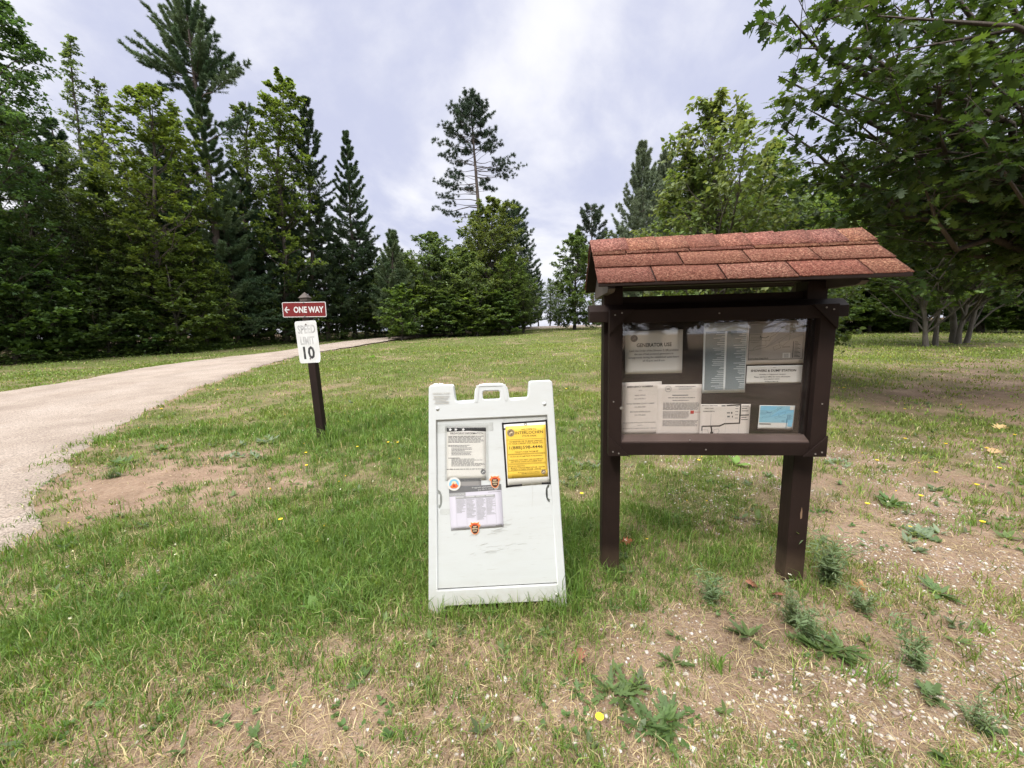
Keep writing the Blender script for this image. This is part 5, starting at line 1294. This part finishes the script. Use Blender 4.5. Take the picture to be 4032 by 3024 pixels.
for i, (px, top, Y, kd, lb) in enumerate(((690, 1040, 18, 'saplingA', 'bright maple sapling at the road edge below the yellow green maple'), (1010, 1090, 20.5, 'saplingB', 'maple sapling left of the sign post by the far road edge'), (420, 1010, 16.5, 'saplingB', 'dark maple sapling under the oak at the left'), (110, 930, 13.8, 'saplingA', 'broad sapling at the far left edge of the road'),
        (250, 1110, 15, 'saplingB', 'low sapling in the shade at the left'), (860, 1110, 19, 'saplingA', 'sapling in front of the dark pine by the road'), (1180, 1080, 21.5, 'saplingA', 'sapling behind the ONE WAY sign'), (1480, 1080, 26, 'saplingB', 'sapling right of the conical pine trunk'), (560, 1150, 17.2, 'saplingB', 'low sapling left of the bright maple sapling'), (1330, 1100, 24, 'saplingB', 'sapling left of the conical pine trunk'), (1580, 1120, 30, 'saplingA', 'sapling at the bend of the road'),
        (-120, 900, 12, 'saplingB', 'sapling outside the left edge'), (340, 1180, 15.6, 'saplingA', 'short sapling with pale leaves at the shady road edge'))):
    put(kd, px, top, Y, lb, 'saplings along the road', rng.uniform(1.0, 1.3))
k_ = 0
for row, (Y0, t0) in enumerate(((25.5, 740), (31, 800))):
    for px in np.arange(-500, 1560 - row * 0, 165 - row * 8):
        px = px + rng.uniform(-40, 40); kd = ('pineA', 'pineB', 'pineB', 'mapleA', 'pineA')[int(rng.integers(0, 5))]
        tp = t0 + rng.uniform(-90, 110) + (150 if px > 1250 else 0) + max(0, px - 900) * .12
        put(kd, px, tp, Y0 + rng.uniform(-1.5, 1.5) + max(0, (px - 900) / 150), ('dark pine filling the wood behind the front trees on the left' if 'pine' in kd else 'dark broad tree filling the wood behind the front trees on the left'), 'dark pines deep in the left wood' if 'pine' in kd else 'dark broad trees deep in the left wood', rng.uniform(1.0, 1.35))

# --- middle of the view
_bp = base_at(1925, 45); _r = random.Random(8)
RT = [(atY(1860 + (px_ - 1860) * f_ + _r.uniform(-14, 14) * (f_ < 1), py_ + _r.uniform(-22, 16) * (f_ < 1), 45 + _r.uniform(-2.6, 2.6)) - _bp, (.12 if py_ > 640 else .28 if py_ > 480 else .55)) for f_ in (1, .72) for px_, py_ in ((1771, 418), (1740, 494), (1713, 559), (1737, 614), (1723, 711), (1754, 731), (1733, 769), (1706, 824), (1754, 841), (1916, 418), (1933, 449), (1950, 511), (1950, 546), (1971, 573), (2015, 614), (2050, 656), (2022, 690), (1988, 663), (1946, 745), (1919, 711),
    (1830, 415), (1891, 401), (1802, 463), (1781, 511), (1795, 649), (1775, 676), (1836, 745), (1830, 594), (1905, 525), (1898, 477), (1790, 440), (1760, 530), (1815, 560), (1870, 440), (1880, 560), (1850, 480), (1810, 500), (1925, 590), (1780, 600), (1850, 395), (1878, 385), (1762, 690), (1900, 440), (1845, 430))]
hero('red_pine', 'c', 1925, 362, 45, 'lone tall red pine with puffy needle tufts and a bare trunk against the sky', topx=1850, seed=41, r0=.34, nb=16, cb=.80, nt=7, tuf=3, k=30, nl=.27, nw=.020, cols=((.020, .034, .018), (.026, .042, .022)), elt=.9, elb=.2, upturn=.16, twl=.34, puff=True, whorl=4, pstart=.62, wob=.003, rad=(.5, 1.1), tips=RT,
     profile=[(0, 1), (.8, 1.5), (.92, 1.4), (.97, .8), (1, .3)])
GM = 'shrubby trees beyond the bend of the road'
hero('broad_tree', 'b', 1930, 775, 39, 'tallest round leafy tree below the lone red pine', topx=1940, seed=42, r0=.16, nl=60, cb=.05, ns=10, nt=8, kl=8, leaf=OVAL, ls=.19, cols=((.085, .120, .034), (.105, .145, .040)), profile=pscale([(0, .8), (.2, 1.0), (.5, 1.0), (.75, .8), (.9, .55), (1, .15)], 3.6), sublen=.36, tubesubs=1)
hero('broad_tree', 'b', 1690, 910, 37, 'dense grey green tree left of the tallest round tree', seed=43, r0=.13, nl=54, cb=.05, ns=10, nt=8, kl=8, leaf=OVAL, ls=.17, cols=((.065, .098, .036), (.080, .118, .044)), profile=pscale([(0, .7), (.2, 1.0), (.5, 1.0), (.75, .82), (.9, .55), (1, .15)], 2.8), sublen=.36)
hero('broad_tree', 'b', 1825, 985, 35.5, 'lower round tree with lighter leaves in front of the tallest one', seed=44, r0=.12, nl=50, cb=.04, ns=10, nt=8, kl=8, leaf=OVAL, ls=.17, cols=((.075, .115, .036), (.095, .135, .044)), profile=pscale([(0, .8), (.25, 1.0), (.5, 1.0), (.75, .85), (.9, .55), (1, .15)], 2.5), sublen=.36)
hero('pine_tree', 'c', 2035, 800, 44, 'dark pine behind the tallest round tree on its right', topx=2010, seed=45, r0=.2, nb=120, cb=.1, nt=14, tuf=4, k=16, nl=.24, nw=.022, cols=((.030, .050, .022), (.040, .062, .028)), elt=.5, twl=.4, pstart=.2, profile=[(0, 3.2), (.5, 3.2), (.75, 2.2), (.92, 1.6), (1, .4)], rad=(.6, 1.15))
hero('oak_tree', 'b', 1885, 830, 43, 'dark oak at the foot of the lone red pine trunk', seed=46, r0=.16, nl=40, cb=.2, ns=9, nt=7, kl=8, leaf=OVAL, ls=.2, cols=DARK_G, rad=3.0)
for px, top, Y, kd, lb, wd in ((1600, 1005, 36, 'mapleB', 'bushy tree at the left of the shrubby trees by the bend', 1.2), (1540, 1050, 35, 'oakA', 'low bush at the bend of the road', 1.5), (1750, 1010, 36, 'oakA', 'round bush between the grey green tree and the lighter round tree', 1.2), (2010, 990, 37, 'mapleB', 'light green tree at the right side of the tallest round tree', 1.1), (2060, 1060, 38, 'oakA', 'short tree at the right end of the shrubby trees', 1.2),
        (1640, 1110, 33, 'saplingA', 'low leafy sapling under the bushy tree at the bend', 1.5), (1880, 1130, 34, 'saplingA', 'low leafy sapling in front of the lighter round tree', 1.6), (1980, 1140, 35, 'saplingB', 'low dark sapling right of the light green tree', 1.6), (1760, 1150, 33.5, 'saplingB', 'low dark sapling in the middle of the shrubby trees', 1.6)):
    put(kd, px, top, Y, lb, GM, wd)
GF = 'thin trees far beyond the lawn'
for px, top, Y, kd, lb, wd in ((2120, 1050, 56, 'pineB', 'thin dark tree at the gap where the sky reaches the ground', .9), (2165, 1095, 58, 'oakA', 'second thin dark tree in the gap', .8), (2090, 1080, 55, 'mapleA', 'dark tree left of the gap', .9), (2200, 1100, 59, 'mapleB', 'thin tree at the right side of the gap', .8)):
    put(kd, px, top, Y, lb, GF, wd)
for i in range(16):
    px = 1500 + i * 38 + rng.uniform(-12, 12); put(('pineA', 'mapleA', 'oakA')[i % 3], px, 1075 + rng.uniform(-60, 40) - 70 * (px < 2060), 48 + rng.uniform(-2, 3), 'dark tree behind the shrubby trees of the middle distance', 'dark trees behind the middle shrubs', 1.15)

# --- right side
hero('broad_tree', 'b', 2262, 905, 44, 'leafy tree just left of the notice board roof in the distance', topx=2270, seed=51, r0=.15, nl=54, cb=.06, ns=10, nt=8, kl=8, leaf=OVAL, ls=.19, cols=((.070, .105, .034), (.085, .125, .040)), profile=pscale([(0, .7), (.25, 1.0), (.5, .95), (.75, .75), (.9, .45), (1, .1)], 2.9), sublen=.36)
hero('red_pine', 'c', 2340, 805, 56, 'small distant red pine showing above the left end of the notice board roof', topx=2325, seed=52, r0=.22, nb=50, cb=.45, nt=8, tuf=4, k=22, nl=.3, nw=.03, cols=((.030, .046, .024), (.036, .054, .028)), elt=.7, elb=.0, twl=.3, puff=True, whorl=4, pstart=.4, profile=[(0, 2), (.5, 2.6), (.8, 2.4), (.93, 1.8), (1, .5)])
hero('white_pine', 'c', 2545, 575, 27, 'grey green white pine behind the notice board on its left', topx=2530, seed=53, r0=.18, nb=120, cb=.1, nt=20, tuf=6, k=13, nl=.16, nw=.014, cols=((.105, .13, .08), (.09, .115, .07)), elt=1.05, elb=.05, upturn=.3, twl=.34, whorl=5, pstart=.25, profile=[(0, 2.6), (.4, 2.4), (.65, 1.7), (.85, .8), (1, .15)])
hero('white_pine', 'c', 2640, 605, 29, 'second white pine close behind the grey green one', topx=2615, seed=54, r0=.16, nb=110, cb=.1, nt=18, tuf=6, k=13, nl=.16, nw=.014, cols=((.105, .13, .08), (.09, .115, .07)), elt=1.1, elb=.1, upturn=.3, twl=.34, whorl=5, pstart=.25, profile=[(0, 2.4), (.4, 2.2), (.7, 1.3), (.88, .6), (1, .15)])
BIR = ((.105, .150, .045), (.125, .165, .055), (.090, .135, .038), (.145, .180, .065))
hero('young_birch', 'b', 2850, 385, 8.2, 'young birch with light green pointed leaves behind the notice board', topx=2800, seed=55, r0=.05, nl=40, cb=.2, ns=8, nt=5, kl=6, leaf=OVAL, ls=.105, cols=BIR, tubesubs=2, el=1.1, droop=.55, flat=.7, spread=.8, profile=[(0, .5, .5), (.3, 1.3, 1.2), (.55, 1.25, 1.3), (.75, .85, 1.0), (.9, .5, .6), (1, .15, .15)], bark=M_barks)
hero('young_birch', 'b', 2790, 600, 8.6, 'shorter young birch left of the tall one behind the roof', topx=2710, seed=56, r0=.04, nl=34, cb=.2, ns=7, nt=5, kl=6, leaf=OVAL, ls=.10, cols=BIR, tubesubs=2, el=1.0, droop=.55, flat=.7, spread=.8, profile=[(0, .5), (.4, 1.1), (.7, .8), (.9, .35), (1, .1)], bark=M_barks)
hero('young_birch', 'b', 3080, 560, 9.0, 'young birch half hidden by the oak right of the tall birch', topx=3050, seed=57, r0=.05, nl=38, cb=.15, ns=8, nt=5, kl=6, leaf=OVAL, ls=.105, cols=((.085, .13, .040), (.10, .15, .045)), tubesubs=2, el=1.0, droop=.5, flat=.7, spread=.8, profile=[(0, .6), (.4, 1.5), (.7, 1.1), (.9, .5), (1, .1)], bark=M_barks)
hero('young_birch', 'b', 2950, 700, 10.5, 'leafy young birch low behind the middle of the roof', topx=2940, seed=58, r0=.05, nl=38, cb=.12, ns=8, nt=5, kl=6, leaf=OVAL, ls=.115, cols=((.085, .13, .040), (.10, .15, .045)), tubesubs=1, el=1.0, droop=.5, flat=.7, spread=.8, profile=[(0, .7), (.4, 1.8), (.7, 1.2), (.9, .5), (1, .1)], bark=M_barks)
put('mapleB', 2430, 890, 31, 'leafy tree at the foot of the grey green white pine', 'leafy trees behind the notice board', 1.1)
put('mapleB', 2760, 760, 20, 'leafy tree behind the shorter young birch', 'leafy trees behind the notice board', 1.1)
put('mapleA', 3000, 760, 18, 'dark leafy tree behind the leafy young birch', 'leafy trees behind the notice board', 1.1)
# the near oak reaching in from the right
OX, OY = 9.6, 6.4
ob = np.array([OX, OY, float(gz(OX, OY))])
tg = []
OAKPT = [(3060, 60, 5.0), (3120, 190, 5.2), (3020, 300, 5.6), (3230, 80, 4.6), (3330, 180, 4.8), (3250, 330, 5.4), (3130, 420, 6.2), (3030, 500, 6.6), (3420, 60, 4.4), (3520, 20, 5.2), (3540, 200, 4.6), (3440, 300, 5.0), (3340, 460, 5.4), (3220, 560, 6.2), (3120, 640, 6.8), (3250, 720, 6.6), (3440, 560, 5.0), (3560, 440, 4.6), (3650, 330, 4.4), (3480, 700, 5.4), (3600, 620, 4.7),
         (3700, 520, 4.3), (3800, 440, 4.2), (3900, 380, 4.4), (3980, 260, 4.6), (4020, 420, 4.3), (3350, 860, 6.2), (3560, 800, 5.2), (3700, 720, 4.8), (3860, 600, 4.4), (3990, 560, 4.4), (3700, 900, 5.6), (3860, 800, 5.2), (4000, 760, 5.0), (3480, 960, 6.4), (3640, 1040, 6.8), (3850, 980, 6.2), (4020, 900, 5.8), (4010, 1060, 6.6), (3740, 160, 5.4), (3900, 60, 5.6), (3640, -60, 5.6), (4100, 200, 5.4), (4200, 500, 5.0), (4300, 800, 5.4), (4250, 50, 6), (3300, -150, 5.4), (3500, -250, 6), (3800, -200, 6.2), (4200, 1000, 6.2),
         (3180, 840, 7.4), (3330, 640, 7.2), (3560, 560, 6.8), (3760, 620, 6.6), (3420, 420, 6.6), (3620, 240, 6.4), (3820, 300, 6.2), (3960, 640, 6.4)]
for px, py, Y in OAKPT: tg.append(atY(px + max(0, 3400 - px) * .12, py, Y) - ob)
for i in range(14):
    a = rng.uniform(-1.2, 1.6); rr_ = rng.uniform(2.5, 5.0); tg.append(np.array([rr_ * math.cos(a), rr_ * math.sin(a), rng.uniform(3.5, 10)]))
tree('oak_tree', broadleaf(61, 9.5, pscale(ROUND, 5), r0=.22, ns=9, nt=6, kl=5, leaf=OAK, ls=.135, cols=OAK_G, targets=tg, tubesubs=2, twig=.34, sublen=.22, flat=.5, spread=.6, droop=.4), tuple(ob), 'large near oak whose leafy limbs hang into the upper right of the picture')
# clump of leaning maples standing on the lawn at the right
for i, (px, tpx, top, Y, rad) in enumerate(((3655, 3560, 700, 15.2, 2.6), (3690, 3740, 640, 15.6, 2.4), (3760, 3700, 560, 16.4, 2.8), (3780, 3880, 620, 16.0, 2.6), (3810, 3960, 700, 16.3, 2.6))):
    hero('maple_tree', 'b', px, top, Y, ('leftmost thin trunk of the maple clump on the lawn at the right', 'second thin trunk from the left in the maple clump', 'thick dark middle trunk of the maple clump', 'leaning trunk right of the thick middle one in the maple clump', 'rightmost leaning trunk of the maple clump')[i], 'maple clump on the right lawn', topx=tpx, seed=70 + i, r0=.06 + .035 * (i == 2), nl=30, cb=.48, ns=8, nt=6, kl=6, leaf=MAPLE, ls=.14, cols=((.060, .100, .022), (.075, .118, .026)), rad=rad, flat=.3, tubesubs=1, bark=M_barks, wob=.02)
GRR = 'trees of the right wood'
labs = {'mapleA': 'dark broad tree in the shade of the right wood', 'mapleB': 'mid green broad tree in the right wood', 'pineA': 'dark pine in the right wood', 'oakA': 'oak in the right wood', 'pineB': 'open pine in the right wood'}
for row, (Y0, t0, st) in enumerate(((29, 760, 150), (32.5, 700, 150), (37, 720, 140), (43, 820, 130))):
    for px in np.arange(2640 if row else 3230, 4700, st):
        px = px + rng.uniform(-50, 50); kd = ('mapleA', 'mapleB', 'pineA', 'oakA', 'mapleA')[int(rng.integers(0, 5))]
        put(kd, px, t0 + rng.uniform(-90, 90), Y0 + rng.uniform(-1.2, 1.2), labs[kd], GRR + ' ' + kd[:-1], rng.uniform(1.0, 1.3))
for px, top, Y, kd, lb in ((3290, 1010, 25.5, 'saplingB', 'sapling at the wood edge just right of the notice board'), (3420, 960, 26, 'saplingA', 'tall sapling with a pale trunk at the right wood edge'), (3560, 1060, 26.5, 'saplingB', 'sapling left of the maple clump at the wood edge'), (3960, 1150, 22, 'saplingA', 'bright leafy bush at the wood edge at the far right'), (4090, 1130, 21, 'saplingA', 'bush at the right edge of the picture'), (3880, 1170, 25, 'saplingA', 'low bush right of the maple clump'), (2480, 1130, 34, 'saplingB', 'bush at the far lawn edge left of the notice board')):
    put(kd, px, top, Y, lb, 'bushes along the right wood edge', 1.5)
for px, top, Y, kd, lb in ((3380, 780, 26, 'mapleA', 'dark tree with low hanging leaves just right of the notice board roof'), (3600, 700, 24, 'oakA', 'dark oak behind the left trunks of the maple clump'), (3860, 720, 23, 'mapleA', 'dark tree behind the right trunks of the maple clump'), (4080, 760, 21, 'oakA', 'dark oak with low limbs at the right edge'), (3480, 860, 28, 'mapleA', 'dark tree filling the wood edge left of the maple clump')):
    put(kd, px, top, Y, lb, 'dark trees at the right wood edge', 1.25)
# trees standing behind the viewer: they show as the dark reflection in the case glass
for i, (x_, y_, kd) in enumerate(((-15, -12, 'mapleA'), (-10, -15, 'oakA'), (-5.5, -13, 'mapleB'), (-1, -16, 'pineA'), (3.5, -13.5, 'mapleA'), (8, -15, 'oakA'), (12.5, -13, 'mapleA'), (17, -11, 'mapleB'), (1, -19, 'mapleA'), (6, -19, 'pineA'), (-4, -19, 'oakA'))):
    s_ = (13.5 + (i * 37 % 5) * .6) / KIND[kd][1]
    copy_tree(_first[kd], (x_, y_, float(gz(x_, y_))), 'tree behind the viewer, mirrored as a dark shape in the case glass', 'trees behind the viewer', i * 1.3, (s_ * 1.25, s_ * 1.25, s_))
# --- undergrowth at the foot of the woods
UA = Acc()
def under(line, n, dep, hmax, cols, ls=.13):
    L = resample(line, 200); i = rng.integers(0, 200, n)
    P = L[i] + np.stack([rng.normal(0, .4, n), rng.uniform(-.3, dep, n)], 1)
    c_ = .4 + .6 * fbm(P[:, 0] * .9, P[:, 1] * .9, 3)
    kn = 6
    X = np.repeat(P[:, 0], kn) + rng.normal(0, .14, n * kn); Y = np.repeat(P[:, 1], kn) + rng.normal(0, .14, n * kn)
    Zh = np.repeat(hmax * c_ * rng.random(n) ** 1.6, kn) + rng.normal(0, .03, n * kn) + .05
    pos = np.stack([X, Y, gz(X, Y) + np.maximum(Zh, .04)], 1)
    a = rng.uniform(0, 6.28, n * kn); d = np.stack([np.cos(a), np.sin(a), rng.uniform(-.4, .25, n * kn)], 1)
    C = np.array(cols)[rng.integers(0, len(cols), n * kn)] * rng.uniform(.75, 1.3, (n * kn, 1))
    place_leaves(UA, OVAL, pos, d, unit(np.array([0, 0, 1.]) + rng.normal(0, .35, (n * kn, 3))), ls * rng.uniform(.6, 1.2, n * kn), C)
under([tuple(q_) for q_ in WB[1:-2]], 5600, 2.4, .7, MAP_G + ((.05, .085, .026),), .115)
under([(q_[0] - 2, q_[1] + 1) for q_ in WB[1:-3]], 3200, 3, 1.2, DARK_G)
under([(9, 27.6), (14, 27.3), (20, 26.8), (27, 25.5), (34, 23)], 4200, 2.4, .7, MAP_G, .15)
under([(10, 30), (20, 29.5), (30, 28)], 2500, 3, 1.3, DARK_G, .17)
under([(-9.5, 38.5), (-5.5, 45), (-1, 49)], 900, 1.0, .6, MAP_G, .15)
tag(nobj('undergrowth', UA.mesh('undergrowth', [M_leaf])), 'leafy undergrowth of low plants along the feet of the woods', 'undergrowth', None, 'stuff')
# ------------------------------------------------------------------ sky and light
SUN_EL = math.radians(52); SUN_AZ = math.radians(215)   # compass style: 0 = +Y, clockwise; behind the camera to the left
w = bpy.data.worlds.new('World'); sc.world = w; w.use_nodes = True
T = w.node_tree; T.nodes.clear()
def wn(typ, ins=None, **kw):
    x = T.nodes.new('ShaderNode' + typ)
    for k_, v_ in kw.items(): setattr(x, k_, v_)
    for k_, v_ in (ins or {}).items():
        if isinstance(v_, bpy.types.NodeSocket): T.links.new(v_, x.inputs[k_])
        else: x.inputs[k_].default_value = v_
    return x
def wmath(op, a, b=0.0, c=None):
    i = {0: a, 1: b}
    if c is not None: i[2] = c
    return wn('Math', i, operation=op).outputs[0]
def wmix(f, a, b):
    m_ = wn('Mix', data_type='RGBA')
    for i, v_ in ((0, f), (6, a), (7, b)):
        if isinstance(v_, bpy.types.NodeSocket): T.links.new(v_, m_.inputs[i])
        else: m_.inputs[i].default_value = v_ if i == 0 else (*v_, 1)
    return m_.outputs[2]
def wramp(f, stops):
    r_ = wn('ValToRGB', {'Fac': f}); e = r_.color_ramp.elements; r_.color_ramp.interpolation = 'EASE'
    while len(e) < len(stops): e.new(.5)
    for q_, (p_, c_) in zip(e, stops): q_.position = p_; q_.color = (c_, c_, c_, 1)
    return r_.outputs[0]
sky = wn('TexSky', sky_type='NISHITA', sun_disc=False, sun_elevation=SUN_EL, sun_rotation=SUN_AZ, air_density=1.0, dust_density=1.5, ozone_density=1.5)
dirv = wn('TexCoord').outputs['Generated']
sx_ = wn('SeparateXYZ', {'Vector': dirv}).outputs
zc = wmath('ADD', wmath('MAXIMUM', sx_[2], 0.0), .32)
pv = wn('CombineXYZ', {0: wmath('DIVIDE', sx_[0], zc), 1: wmath('DIVIDE', sx_[1], zc), 2: 0.0}).outputs[0]
n1 = wn('TexNoise', {'Vector': pv, 'Scale': 1.35, 'Detail': 9.0, 'Roughness': .56, 'Distortion': .3}).outputs[0]
n2 = wn('TexNoise', {'Vector': pv, 'Scale': .42, 'Detail': 3.0, 'Roughness': .5}).outputs[0]
cl = wramp(wmath('ADD', wmath('MULTIPLY', n1, .65), wmath('MULTIPLY', n2, .35)), [(.42, 0), (.57, 1)])
cloud = wmix(cl, (6.4, 6.7, 8.6), (10.2, 10.2, 10.7))
cloud = wmix(wn('MapRange', {'Value': sx_[2], 'From Min': .66, 'From Max': .9, 'To Min': 0.0, 'To Max': 1.0}).outputs[0], cloud, (8.6, 8.5, 8.2))
base = wmix(.92, sky.outputs[0], cloud)
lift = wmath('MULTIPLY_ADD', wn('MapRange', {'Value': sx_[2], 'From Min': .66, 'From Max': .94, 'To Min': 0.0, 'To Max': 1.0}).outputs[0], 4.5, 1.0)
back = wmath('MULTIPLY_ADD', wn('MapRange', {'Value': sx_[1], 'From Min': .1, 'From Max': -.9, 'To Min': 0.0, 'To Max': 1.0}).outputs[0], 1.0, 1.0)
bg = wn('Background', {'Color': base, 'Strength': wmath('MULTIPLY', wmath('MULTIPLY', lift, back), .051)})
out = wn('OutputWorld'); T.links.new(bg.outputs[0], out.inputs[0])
sl = bpy.data.lights.new('sun', 'SUN'); sl.energy = 1.5; sl.angle = math.radians(10); sl.color = (1, .95, .86)
so = bpy.data.objects.new('sun', sl); COL.objects.link(so)
dv = Vector((math.sin(SUN_AZ) * math.cos(SUN_EL), math.cos(SUN_AZ) * math.cos(SUN_EL), math.sin(SUN_EL)))
so.rotation_euler = dv.to_track_quat('Z', 'Y').to_euler(); so.location = dv * 60
sc.view_settings.view_transform = 'Standard'; sc.view_settings.look = 'None'; sc.view_settings.exposure = 1.05; sc.view_settings.gamma = 1
sc.render.engine = 'CYCLES'; cy = sc.cycles
cy.max_bounces = 7; cy.diffuse_bounces = 4; cy.glossy_bounces = 3; cy.transmission_bounces = 3; cy.transparent_max_bounces = 10
cy.caustics_reflective = False; cy.caustics_refractive = False
cy.use_denoising = True; cy.denoiser = 'OPENIMAGEDENOISE'
